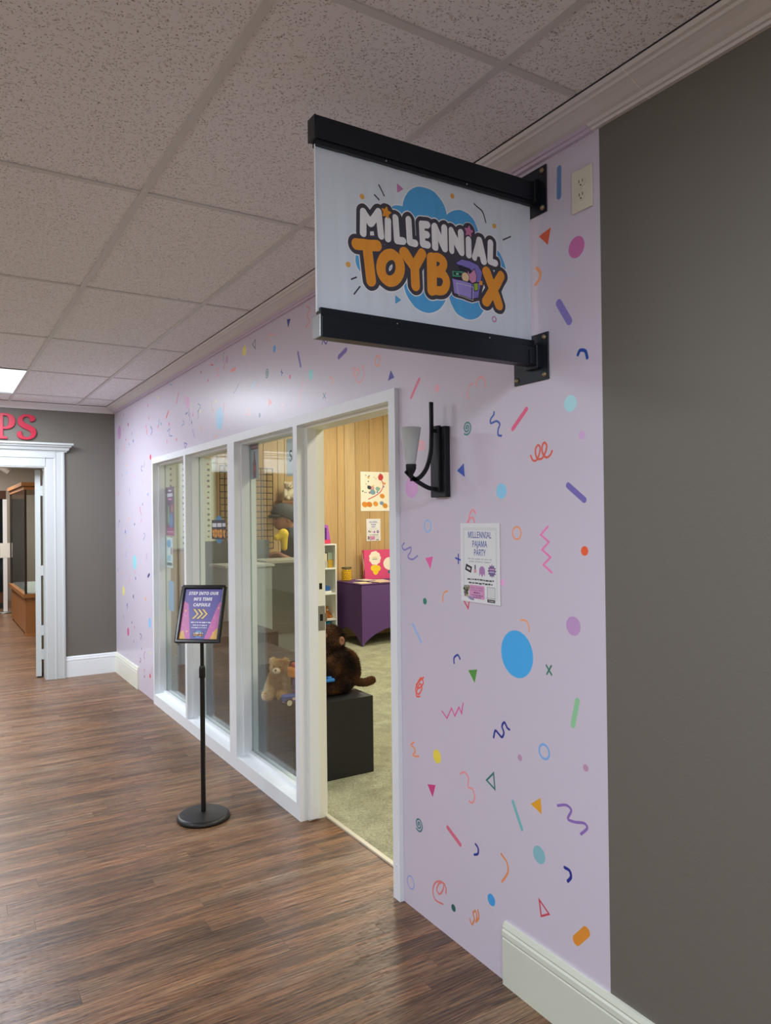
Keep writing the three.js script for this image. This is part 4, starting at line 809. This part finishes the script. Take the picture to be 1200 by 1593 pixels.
{
  const cols = [0xe8dfb0, 0xd8c0a0, 0xe4e0d0, 0xd08a90, 0xb8c4c0, 0xe0a8a0, 0xd8d0b0, 0xc8b890, 0xe6c8c0];
  const lab = ['yellow comic at the left end of the purple table', 'tan magazine beside the yellow comic', 'cream booklet on the front left of the table', 'rose pink booklet below the pink board', 'grey green magazine in the middle of the table', 'salmon booklet at the right of the table', 'pale yellow magazine by the table edge', 'olive tan booklet at the far right', 'pale pink magazine partly behind the door frame'];
  const spot = [[2.92, -7.93], [3.13, -7.87], [3.08, -8.13], [3.33, -7.87], [3.56, -7.9], [3.8, -7.9], [3.29, -8.12], [4.02, -7.95], [3.9, -8.16]];
  spot.forEach(([x, z], i) => { const m = solo('magazine', lab[i], 'magazine', rbox(0.16, 0.006, 0.21, 0.002), mat(cols[i], 0.45), [x, 0.7575 + (i % 3) * 0.0065, z], 'magazines on the purple table'); m.rotation.y = rr(-0.2, 0.2); });
  const j = thing('candy_jar', 'glass jar packed with yellow sweets and a dark metal lid', 'jar', [2.885, 0.76, -8.27]);
  part('jar_glass', lathe([[0, 0], [0.066, 0], [0.07, 0.006], [0.07, 0.13], [0.062, 0.148], [0.06, 0.16]], 32), mat(0xf6f2dc, 0.05, { transmission: 1, thickness: 0 }), j);
  const sw = new THREE.SphereGeometry(0.0155, 10, 8), list = [];
  for (let y = 0; y < 5; y++) for (let a = 0; a < 13; a++) { const q = sw.clone(), ang = a * 0.4833 + y * 0.24; q.translate(Math.cos(ang) * 0.05, 0.022 + y * 0.026, Math.sin(ang) * 0.05); list.push(q); }
  const yel = part('sweets', mergeGeometries(list), mat(0xf0c828, 0.4), j); yel.userData.kind = 'stuff';
  part('filling', cyl(0.044, 0.044, 0.125, 20), mat(0xd8a018, 0.6), j, [0, 0.07, 0]);
  part('lid', lathe([[0, 0.178], [0.058, 0.178], [0.066, 0.172], [0.066, 0.158], [0, 0.158]], 32), mat(0x6c6a50, 0.35, { metalness: 0.5 }), j);
  const pm = canvas(512, 384, (g, W, H) => {
    g.fillStyle = '#dc4a7c'; g.fillRect(0, 0, W, H);
    g.fillStyle = '#f2ead6'; for (let i = 0; i < 9; i++) { const a = i * Math.PI * 2 / 9; g.beginPath(); g.arc(150 + Math.cos(a) * 52, 110 + Math.sin(a) * 62, 32, 0, 7); g.fill(); } g.fillRect(105, 55, 90, 110);
    g.fillStyle = '#d8c884'; g.fillRect(120, 95, 60, 12); g.fillStyle = '#8ca08c'; g.fillRect(110, 118, 70, 12);
    g.fillStyle = '#f2cf2c'; for (const [x, y] of [[120, 240], [185, 245], [150, 290], [150, 235]]) { g.beginPath(); g.arc(x, y, 38, 0, 7); g.fill(); }
    g.fillStyle = '#f4ecd8'; g.beginPath(); g.ellipse(350, 190, 86, 84, 0, 0, 7); g.fill(); g.fillStyle = '#3c6c7c'; g.beginPath(); g.ellipse(400, 300, 80, 36, 0, 0, 7); g.fill();
  });
  const b = thing('pink_board', 'hot pink square board with cream and yellow patches leaning on the panelling', 'board', [3.46, 0.755, -8.33]);
  const bg = new THREE.BoxGeometry(0.56, 0.385, 0.05); bg.translate(0, 0.1925, 0); bg.rotateX(-0.08); part('board', bg, mat(0xffffff, 0.5, { map: pm }), b);
}
// posters on the panelling
{
  const p = thing('wall_poster', 'cream art poster with a red balloon and ribbon on the panelling', 'poster', [3.46, 1.915, -8.496]);
  const pm = canvas(512, 600, (g, W, H) => {
    g.fillStyle = '#f4efd9'; g.fillRect(0, 0, W, H);
    const c = ['#d8b84c', '#4c8cb4', '#3c3c48', '#4c8c5c', '#c85c5c', '#e08c2c', '#6c9cb4', '#d87c9c'];
    for (let i = 0; i < 26; i++) { g.fillStyle = c[i % 8]; g.beginPath(); g.arc(rr(30, 480), rr(30, 330), rr(6, 16), 0, 7); g.fill(); }
    for (const [x, y, r, k] of [[200, 250, 42, '#d8a49c'], [150, 240, 36, '#3c3c48'], [210, 310, 50, '#7ca4b0'], [300, 260, 40, '#8cb4a8'], [70, 500, 52, '#e0902c'], [150, 500, 50, '#d8842c'], [260, 490, 46, '#e09a3c'], [380, 370, 44, '#e0902c'], [370, 480, 38, '#7c9cb4'], [430, 520, 46, '#d8902c']]) { g.fillStyle = k; g.beginPath(); g.ellipse(x, y, r, r * 0.8, 0.3, 0, 7); g.fill(); }
    g.strokeStyle = '#c8505c'; g.lineWidth = 14; cur(g, [[360, 110], [400, 200], [360, 290], [270, 360], [130, 420]]); g.fillStyle = '#c83c44'; g.beginPath(); g.ellipse(355, 80, 46, 50, 0.2, 0, 7); g.fill();
    g.strokeStyle = '#fbf8ea'; g.lineWidth = 16; g.strokeRect(4, 4, W - 8, H - 8);
  });
  part('sheet', new THREE.BoxGeometry(0.45, 0.525, 0.004), mat(0xffffff, 0.5, { map: pm }), p);
  const f = thing('wall_flyer', 'small white flyer pinned on the wood panelling below the art poster', 'flyer', [3.427, 1.4, -8.497]);
  part('sheet', new THREE.BoxGeometry(0.218, 0.295, 0.002), mat(0xffffff, 0.55, { map: flyerCanvas() }), f);
}
// white cube shelf with goods
{
  const x0 = 2.385, x1 = 2.70, z0 = -8.49, z1 = -8.19, t = thing('cube_shelf', 'narrow white shelf tower beside the purple table', 'shelf', [0, 0.006, 0]);
  part('side_panel', boxAt(x0, x0 + 0.016, 0, 1.235, z0, z1), M.shelf, t); part('side_panel', boxAt(x1 - 0.016, x1, 0, 1.235, z0, z1), M.shelf, t); part('back_panel', boxAt(x0 + 0.016, x1 - 0.016, 0, 1.235, z0, z0 + 0.006), M.shelf, t);
  for (const y of [0.0, 0.281, 0.603, 0.918, 1.219]) part('shelf_board', boxAt(x0 + 0.016, x1 - 0.016, y, y + 0.016, z0 + 0.006, z1), M.shelf, t);
  const box = (label, w, h, d, x, y, z, c) => solo('toy_box', label, 'box', rbox(w, h, d, 0.003), mat(c, 0.5), [x, y + h / 2 + 0.0065, z], 'boxed goods on the white shelf');
  box('dark gold box at the right of the top cubby', 0.07, 0.1, 0.1, 2.64, 0.934, -8.29, 0xb89428); box('grey box at the left of the top cubby', 0.07, 0.09, 0.1, 2.565, 0.934, -8.29, 0xb0aca0); box('pale box stacked on the grey box', 0.06, 0.09, 0.09, 2.565, 1.0245, -8.29, 0xd8d0b4); box('teal and cream box stacked on the gold box', 0.07, 0.09, 0.09, 2.64, 1.0345, -8.29, 0x8c9c88);
  box('blue toy box in the second cubby', 0.1, 0.06, 0.1, 2.585, 0.645, -8.3, 0x2c5ca0); box('flat white box under the blue box', 0.12, 0.026, 0.12, 2.59, 0.6185, -8.3, 0xe0e0d8);
  const d = thing('doll_box', 'purple and pink toy package standing on top of the white shelf', 'box', [2.565, 1.2425, -8.3]);
  const wedge = profile([[-0.07, 0], [0.09, 0], [0.05, 0.23], [-0.07, 0.26]], 0.1); wedge.translate(0, 0, -0.05); part('carton', wedge, mat(0xb05cc0, 0.4), d); part('window', boxAt(-0.055, 0.03, 0.04, 0.2, 0.0501, 0.052), mat(0x5a2f78, 0.2), d); part('lower_band', boxAt(-0.068, 0.08, 0.004, 0.05, 0.0502, 0.054), mat(0xd83c5c, 0.4), d);
}
bear('small orange stuffed animal in the third cubby of the white shelf', [2.625, 0.305, -8.35], 0.1, 0.55, 0xc87c30, [0xd88c3c, 0xb86c24, 0xe0a860, 0x7c3c1c], 2500);
solo('plush_ball', 'bright blue fuzzy toy in the bottom cubby of the white shelf', 'plush toy', field((x, y, z) => smin(ball(x, y, z, [0, 0.08, 0], [0.09, 0.08, 0.08]), smin(ball(x, y, z, [0.06, 0.16, 0], [0.04, 0.05, 0.04]), ball(x, y, z, [-0.06, 0.16, 0], [0.04, 0.05, 0.04]), 0.02), 0.03), [0, 0.1, 0], 0.13, 40), mat(0x2f9cd8, 0.9), [2.575, 0.0225, -8.31]).scale.y = 1.18;

// wire grid racks on the panelling
function rack(label, x0, x1, y0, y1, z) {
  const t = thing('wire_grid_rack', label, 'rack', [x0, y0, z], 0, 'wire grid racks'), w = x1 - x0, h = y1 - y0, m = mat(0x1d1c1a, 0.4, { metalness: 0.4 });
  const vg = cyl(0.0055, 0.0055, h, 8), hg = cyl(0.0055, 0.0055, w, 8); hg.rotateZ(Math.PI / 2);
  for (let i = 0; i <= Math.round(w / 0.076); i++) part('wire', vg, m, t, [i * w / Math.round(w / 0.076), h / 2, 0]);
  for (let i = 0; i <= Math.round(h / 0.076); i++) part('wire', hg, m, t, [w / 2, i * h / Math.round(h / 0.076), 0.009]);
}
rack('black wire grid rack on the panelling to the left of the capped person', 1.42, 1.96, 1.2, 2.18, -8.45);
rack('black wire grid rack seen through the middle window', 0.95 + 0.33, 1.40, 1.2, 2.2, -8.43);
{
  const bm = canvas(512, 1024, (g, W, H) => {
    g.fillStyle = '#e4ead6'; g.fillRect(0, 0, W, H); g.strokeStyle = '#8c9484'; g.lineWidth = 5; g.strokeRect(8, 8, W - 16, H - 16);
    for (let c = 0; c < 4; c++) for (let i = 0; i < 15; i++) { g.fillStyle = ['#4c5468', '#5c5c5c', '#6c7464', '#8c5c5c', '#3c4450'][Math.floor(rnd() * 5)]; const x = 70 + c * 125, y = 60 + i * 64; g.beginPath(); g.arc(x + rr(-4, 4), y, rr(8, 15), 0, 7); g.fill(); g.fillRect(x - 10, y, 20, rr(4, 14)); }
  });
  const b = thing('display_board', 'tall cream board printed with columns of small icons behind the windows', 'board', [0.93, 1.75, -8.47]);
  part('sheet', new THREE.BoxGeometry(0.6, 1.05, 0.01), mat(0xffffff, 0.6, { map: bm }), b);
}
// counters behind the windows
{
  const c = thing('shop_counter', 'grey shop counter with a raised back seen through the window by the doorway', 'counter', [0, 0.006, 0]);
  part('body', boxAt(1.1, 1.66, 0, 1.13, -7.0, -6.6), M.counter, c); part('counter_top', boxAt(1.08, 1.68, 1.13, 1.155, -7.02, -6.56), mat(0xb4b4a8, 0.4), c); part('raised_panel', boxAt(0.55, 1.35, 0.0, 1.34, -7.2, -7.12), mat(0x646c6c, 0.5), c);
  for (const x of [1.1, 1.38]) part('drawer_front', boxAt(x, x + 0.28, 0.45, 1.1, -6.6, -6.588), mat(0x565c58, 0.5), c);
  const l = thing('white_cabinet', 'pale grey cabinet standing left of the grey counter', 'cabinet', [0, 0.006, 0]); part('body', boxAt(0.62, 1.05, 0, 1.12, -6.75, -6.35), mat(0xa9b2b0, 0.5), l); part('top', boxAt(0.6, 1.07, 1.12, 1.14, -6.77, -6.33), mat(0xc8cec8, 0.4), l);
  solo('wall_towel', 'long white banner hanging at the right of the counter', 'banner', boxAt(1.40, 1.62, 0.42, 1.14, -6.585, -6.575), mat(0xe6eae8, 0.8));
  const s = thing('shelf_bracket', 'brown wooden wall shelf behind the grey cap', 'shelf', [2.2, 1.76, -8.37]); part('board', boxAt(-0.2, 0.12, 0, 0.02, -0.12, 0.12), mat(0x8c6030, 0.6), s); part('front_apron', boxAt(-0.2, 0.12, -0.09, 0, 0.1, 0.115), mat(0x7c5428, 0.6), s);
}
bear('pale stuffed toy on the brown wall shelf', [2.13, 1.785, -8.37], 0, 0.9, 0xd8ccb4, [0xe8e0cc, 0xc8b894], 1500);

// person behind the counter, head bent, facing the window
{
  const p = thing('person', 'person in a grey cap and dark shirt bending over the counter', 'person', [1.80, 0.006, -7.45], 0);
  const fn = (x, y, z) => { // facing -x, leaning
    let d = bone(x, y, z, [0.06, 0.92, 0], [0.0, 1.3, 0], 0.15, 0.16); d = smin(d, bone(x, y, z, [0.0, 1.28, -0.13], [0.0, 1.28, 0.13], 0.1, 0.1), 0.08);
    d = smin(d, bone(x, y, z, [-0.02, 1.36, 0], [-0.1, 1.47, 0], 0.06, 0.055), 0.04);
    for (const s of [-1, 1]) { d = smin(d, bone(x, y, z, [0.0, 1.3, s * 0.19], [-0.06, 1.05, s * 0.22], 0.065, 0.05), 0.05); d = smin(d, bone(x, y, z, [0.06, 0.9, s * 0.09], [0.04, 0.5, s * 0.1], 0.085, 0.06), 0.05); d = smin(d, bone(x, y, z, [0.04, 0.5, s * 0.1], [0.06, 0.09, s * 0.1], 0.06, 0.045), 0.03); d = smin(d, bone(x, y, z, [0.07, 0.04, s * 0.1], [-0.08, 0.035, s * 0.1], 0.042, 0.035), 0.02); }
    return d;
  };
  const head = (x, y, z) => { let d = ball(x, y, z, [-0.14, 1.56, 0], [0.105, 0.115, 0.08]); d = smin(d, ball(x, y, z, [-0.19, 1.5, 0], [0.06, 0.06, 0.055]), 0.04); d = smin(d, ball(x, y, z, [-0.25, 1.525, 0], [0.02, 0.025, 0.015]), 0.015); for (const s of [-1, 1]) d = smin(d, ball(x, y, z, [-0.12, 1.55, s * 0.08], [0.022, 0.034, 0.012]), 0.01); return smin(d, bone(x, y, z, [-0.03, 1.38, 0], [-0.12, 1.52, 0], 0.055, 0.055), 0.03); };
  part('clothing', field(fn, [0, 0.76, 0], 0.8, 96), mat(0x39444c, 0.85), p);
  const arms = (x, y, z) => { let d = 1; for (const s of [-1, 1]) { d = Math.min(d, bone(x, y, z, [-0.06, 1.06, s * 0.22], [-0.27, 1.17, s * 0.17], 0.04, 0.028)); d = smin(d, ball(x, y, z, [-0.31, 1.19, s * 0.165], [0.045, 0.02, 0.04]), 0.02);
    for (let k = 0; k < 4; k++) { const zz = s * 0.165 + (k - 1.5) * 0.019; d = smin(d, bone(x, y, z, [-0.34, 1.193, zz], [-0.39 + Math.abs(k - 1.4) * 0.008, 1.18, zz], 0.0095, 0.008), 0.006); d = smin(d, bone(x, y, z, [-0.39 + Math.abs(k - 1.4) * 0.008, 1.18, zz], [-0.405 + Math.abs(k - 1.4) * 0.01, 1.165, zz], 0.008, 0.007), 0.005); }
    d = smin(d, bone(x, y, z, [-0.3, 1.185, s * 0.135], [-0.35, 1.175, s * 0.115], 0.011, 0.009), 0.008); } return d; };
  part('skin', mergeGeometries([field(head, [-0.13, 1.5, 0], 0.2, 56), field(arms, [-0.22, 1.12, 0], 0.3, 96)]), mat(0x9c6c50, 0.6), p);
  for (const s of [-1, 1]) part('eye', new THREE.SphereGeometry(0.011, 12, 8), mat(0x1c140f, 0.3), p, [-0.232, 1.55, s * 0.032]);
  const cap = part('cap', field((x, y, z) => { const q = ball(x, y, z, [-0.135, 1.605, 0], [0.15, 0.125, 0.11]); const cut = 1.555 - y - (x + 0.13) * 0.45; return Math.max(q, cut); }, [-0.13, 1.63, 0], 0.2, 48), mat(0x45494a, 0.8), p);
  part('cap_brim', field((x, y, z) => Math.max(ball(x, y, z, [-0.235, 1.585, 0], [0.085, 0.022, 0.09])), [-0.24, 1.6, 0], 0.14, 48), mat(0x3c4041, 0.8), p);
  const w = tube([[-0.25, 1.165, 0.16], [-0.262, 1.2, 0.17], [-0.262, 1.17, 0.2]], 0.006, 12, 6); part('wristband', w, mat(0x1c1c1e, 0.5), p);
}
solo('yellow_toy', 'bright yellow soft toy held by the person in the cap', 'toy', field((x, y, z) => smin(bone(x, y, z, [-0.06, 0.16, 0], [0.02, 0.2, 0], 0.03, 0.045), bone(x, y, z, [0.02, 0.2, 0], [0.03, 0.05, 0], 0.05, 0.03), 0.03), [0, 0.13, 0], 0.16, 40), mat(0xf2d02c, 0.7), [1.56, 1.20, -7.28]);

// stickers and posters on the window glass (inside)
function sheet(label, z0, z1, y0, y1, w, h, draw, name = 'window_poster', cat = 'poster') {
  const t = canvas(w, h, draw), g = new THREE.BoxGeometry(0.0008, y1 - y0, z1 - z0); return solo(name, label, cat, g, mat(0xffffff, 0.5, { map: t }), [0.0856, (y0 + y1) / 2, (z0 + z1) / 2]);
}
sheet('purple event poster taped inside the far window', -6.355, -6.11, 1.43, 1.84, 256, 430, (g, W, H) => { g.fillStyle = '#6a3c68'; g.fillRect(0, 0, W, H); g.fillStyle = '#d8d0d8'; g.fillRect(80, 26, 90, 14); g.fillRect(40, 56, 170, 30); g.fillStyle = '#d88cb0'; g.fillRect(70, 100, 110, 16); g.fillStyle = '#7ca478'; g.beginPath(); g.ellipse(80, 250, 30, 90, 0, 0, 7); g.fill(); g.fillStyle = '#5c84b8'; g.beginPath(); g.ellipse(160, 300, 50, 70, 0, 0, 7); g.fill(); g.fillStyle = '#c87060'; g.beginPath(); g.arc(190, 190, 34, 0, 7); g.fill(); g.fillStyle = '#a83c78'; g.fillRect(0, 360, W, 70); dashes(g, 20, 230, 395, 14, '#d8a8c0'); });
sheet('pale notice with a blue emblem under the purple poster', -6.36, -6.165, 1.16, 1.415, 256, 336, (g, W, H) => { g.fillStyle = '#dfe6e4'; g.fillRect(0, 0, W, H); g.fillStyle = '#5ca0cc'; g.beginPath(); g.ellipse(110, 70, 80, 45, 0, 0, 7); g.fill(); g.fillStyle = '#b04c5c'; g.fillRect(180, 110, 50, 80); g.fillStyle = '#9cc0d0'; g.fillRect(40, 200, 140, 60); g.fillStyle = '#4c5458'; g.fillRect(20, 280, 210, 34); });
sheet('soda bottle poster at the top of the window by the doorway', -4.39, -4.255, 1.81, 2.03, 192, 320, (g, W, H) => { g.fillStyle = '#b8c0c8'; g.fillRect(0, 0, W, H); g.fillStyle = '#7c2c44'; g.fillRect(10, 8, 170, 46); dashes(g, 24, 170, 30, 18, '#d898a4'); g.fillStyle = '#8c2c40'; g.beginPath(); g.moveTo(84, 70); g.lineTo(108, 70); g.lineTo(112, 130); g.lineTo(134, 180); g.lineTo(128, 310); g.lineTo(64, 310); g.lineTo(58, 180); g.lineTo(80, 130); g.fill(); g.fillStyle = '#c8404c'; g.fillRect(62, 200, 68, 44); });
sheet('white paper sign with a large black S by the doorway post', -3.84, -3.60, 1.80, 2.01, 320, 280, (g, W, H) => { g.fillStyle = '#e4eaea'; g.fillRect(0, 0, W, H); text(g, 'S', 76, 132, 'bold 120px sans-serif', '#2c3036'); });
sheet('blue paper strip hanging low in the far window', -6.30, -6.14, 0.80, 1.05, 64, 128, (g, W, H) => { g.fillStyle = '#8fb0d4'; g.fillRect(0, 0, W, H); });
// cut-out logo sticker on the middle window
{
  const t = thing('window_sticker', 'orange and blue cloud logo sticker on the middle window', 'sticker', [0.0858, 1.49, -5.0]);
  const cloud = new THREE.Shape(); cloud.absarc(0, 0, 0.098, 0, Math.PI * 2); const cg = new THREE.ExtrudeGeometry(cloud, { depth: 0.0006, bevelEnabled: false, curveSegments: 32 }); cg.rotateY(-Math.PI / 2); part('cloud', cg, mat(0x4f9fd4, 0.5), t);
  const pl = new THREE.BoxGeometry(0.0006, 0.135, 0.30); part('lettering_plate', pl, mat(0xffffff, 0.5, { map: canvas(512, 230, (g, W, H) => { g.fillStyle = '#3b3844'; g.fillRect(0, 0, W, H); g.lineCap = 'round'; dashes(g, 20, 490, 60, 52, '#e8e4ee'); g.strokeStyle = '#faa636'; g.lineWidth = 30; for (const [x, k] of [[60, 0], [150, 1], [240, 0], [330, 1], [440, 0]]) { g.beginPath(); if (k) g.ellipse(x, 160, 30, 38, 0, 0, 7); else { g.moveTo(x - 24, 128); g.lineTo(x + 24, 196); g.moveTo(x + 24, 128); g.lineTo(x - 10, 180); } g.stroke(); } }) }), t, [-0.0012, 0, 0]);
}

// ---------- room beyond the far doorway ----------
{
  const g = mat(0xb6b0a6, 0.6);
  const b = struct('wall_far_room_back', 'grey wall at the end of the room beyond the doorway', 'wall'); part('wall_face', boxAt(-4.7, 0.3, -0.05, 2.9, -16.6, -16.48), g, b);
  const r = struct('wall_far_room_right', 'grey right wall of the room beyond the doorway', 'wall'); part('wall_face', boxAt(0.3, 0.42, -0.05, 2.9, -16.6, -8.62), g, r); part('wall_face', boxAt(0.0, 0.12, -0.05, 2.9, -8.62, -8.1), g, r); part('wall_face', boxAt(0.12, 0.42, -0.05, 2.9, -8.68, -8.62), g, r);
  const l = struct('wall_far_room_left', 'grey left wall of the room beyond the doorway', 'wall'); part('wall_face', boxAt(-4.82, -4.7, -0.05, 2.9, -16.6, -8.1), g, l);
  const c = struct('ceiling_far_room', 'white ceiling of the room beyond the doorway', 'ceiling'); part('ceiling_face', boxAt(-4.82, 0.42, 2.72, 2.8, -16.6, -8.1), mat(0xd8d4ce, 0.9), c);
}
[[-1.9, -9.9, 'just beyond the far doorway'], [-1.3, -12.6, 'in the middle of the far room'], [-1.6, -15.2, 'at the back of the far room']].forEach(([x, z, w]) => troffer('white ceiling light panel ' + w, x - 0.3, x + 0.3, z - 0.6, z + 0.6, 2.705, FAR, 'far room ceiling lights'));
{
  const x0 = -0.54, x1 = 0.28, z0 = -13.3, z1 = -11.14, t = thing('display_case', 'oak display case with glass sides beyond the far doorway', 'display case', [0, 0, 0]);
  part('base_front', boxAt(x0 + 0.02, x1, 0.03, 0.52, z1 - 0.04, z1 - 0.01), M.oak, t); part('base_rail', boxAt(x0, x1, 0, 0.03, z1 - 0.05, z1), mat(0xa87440, 0.5), t);
  for (let k = 0; k < 12; k++) { const a = z0 + k * (z1 - 0.04 - z0) / 12, bb = a + (z1 - 0.04 - z0) / 12; part('base_board', boxAt(x0 + 0.01, x0 + 0.03, 0.03, 0.52, a + 0.004, bb - 0.004), M.oak, t); }
  part('base_core', boxAt(x0 + 0.03, x1, 0.0, 0.5, z0, z1 - 0.04), mat(0x5c3a1e, 0.7), t); part('base_cornice', boxAt(x0 - 0.02, x1, 0.52, 0.575, z0, z1 + 0.02), M.oak, t); part('case_floor', boxAt(x0 + 0.03, x1, 0.575, 0.585, z0, z1 - 0.03), mat(0xdce4e4, 0.4), t);
  for (const [x, z] of [[x0 + 0.012, z1 - 0.012], [x0 + 0.012, z0 + 0.02]]) part('corner_post', boxAt(x - 0.014, x + 0.014, 0.575, 2.0, z - 0.014, z + 0.014), mat(0x2c1c14, 0.5), t);
  part('side_pane', boxAt(x0 + 0.008, x0 + 0.013, 0.585, 2.0, z0 + 0.04, z1 - 0.03), M.glass, t); part('front_pane', boxAt(x0 + 0.03, x1, 0.585, 2.0, z1 - 0.014, z1 - 0.009), M.glass, t);
  part('top_rail', boxAt(x0 - 0.01, x1, 2.0, 2.05, z0, z1 + 0.01), M.oak, t); part('cornice', boxAt(x0 - 0.04, x1, 2.05, 2.1, z0, z1 + 0.04), M.oak, t); part('dark_lining', boxAt(x1 - 0.02, x1, 0.585, 2.0, z0, z1 - 0.03), mat(0x7c8890, 0.6), t);
  const k = thing('dark_cabinet', 'dark glazed wood cabinet at the left edge of the doorway view', 'cabinet', [0, 0, 0]); part('carcass', boxAt(-1.6, -0.46, 0.0, 2.13, -15.3, -15.02), mat(0x5c3a24, 0.5), k); part('glass_front', boxAt(-1.52, -0.52, 0.3, 1.98, -15.02, -15.0), mat(0x1c2426, 0.12), k); part('plinth', boxAt(-1.6, -0.46, 0.0, 0.1, -15.02, -14.99), mat(0x222624, 0.6), k);
  const p = thing('white_stand', 'slim white post with a paper notice beside the oak display case', 'stand', [-0.545, 0, -14.2]); part('post', boxAt(-0.03, 0.03, 0.03, 1.95, -0.03, 0.03), M.white, p); part('foot', lathe([[0, 0], [0.12, 0], [0.11, 0.02], [0.02, 0.035], [0, 0.035]], 24), M.steel, p); part('notice', boxAt(-0.08, 0.08, 0.95, 1.2, 0.031, 0.036), mat(0xf0f0ea, 0.6), p);
  const s = thing('track_spotlight', 'small white spotlight under the ceiling beyond the doorway', 'spotlight', [-0.78, 2.28, -11.2]); const h = cyl(0.05, 0.035, 0.14, 24); h.rotateZ(0.9); part('head', h, mat(0xdcd8d0, 0.4), s); part('stem', boxAt(-0.008, 0.008, 0.02, 0.44, -0.008, 0.008), mat(0xb8b4ac, 0.4), s); part('yoke', tube([[0, 0.05, 0], [0.07, 0.04, 0], [0.09, -0.03, 0]], 0.007, 12, 6), M.steel, s);
}

renderer.render(scene, camera);
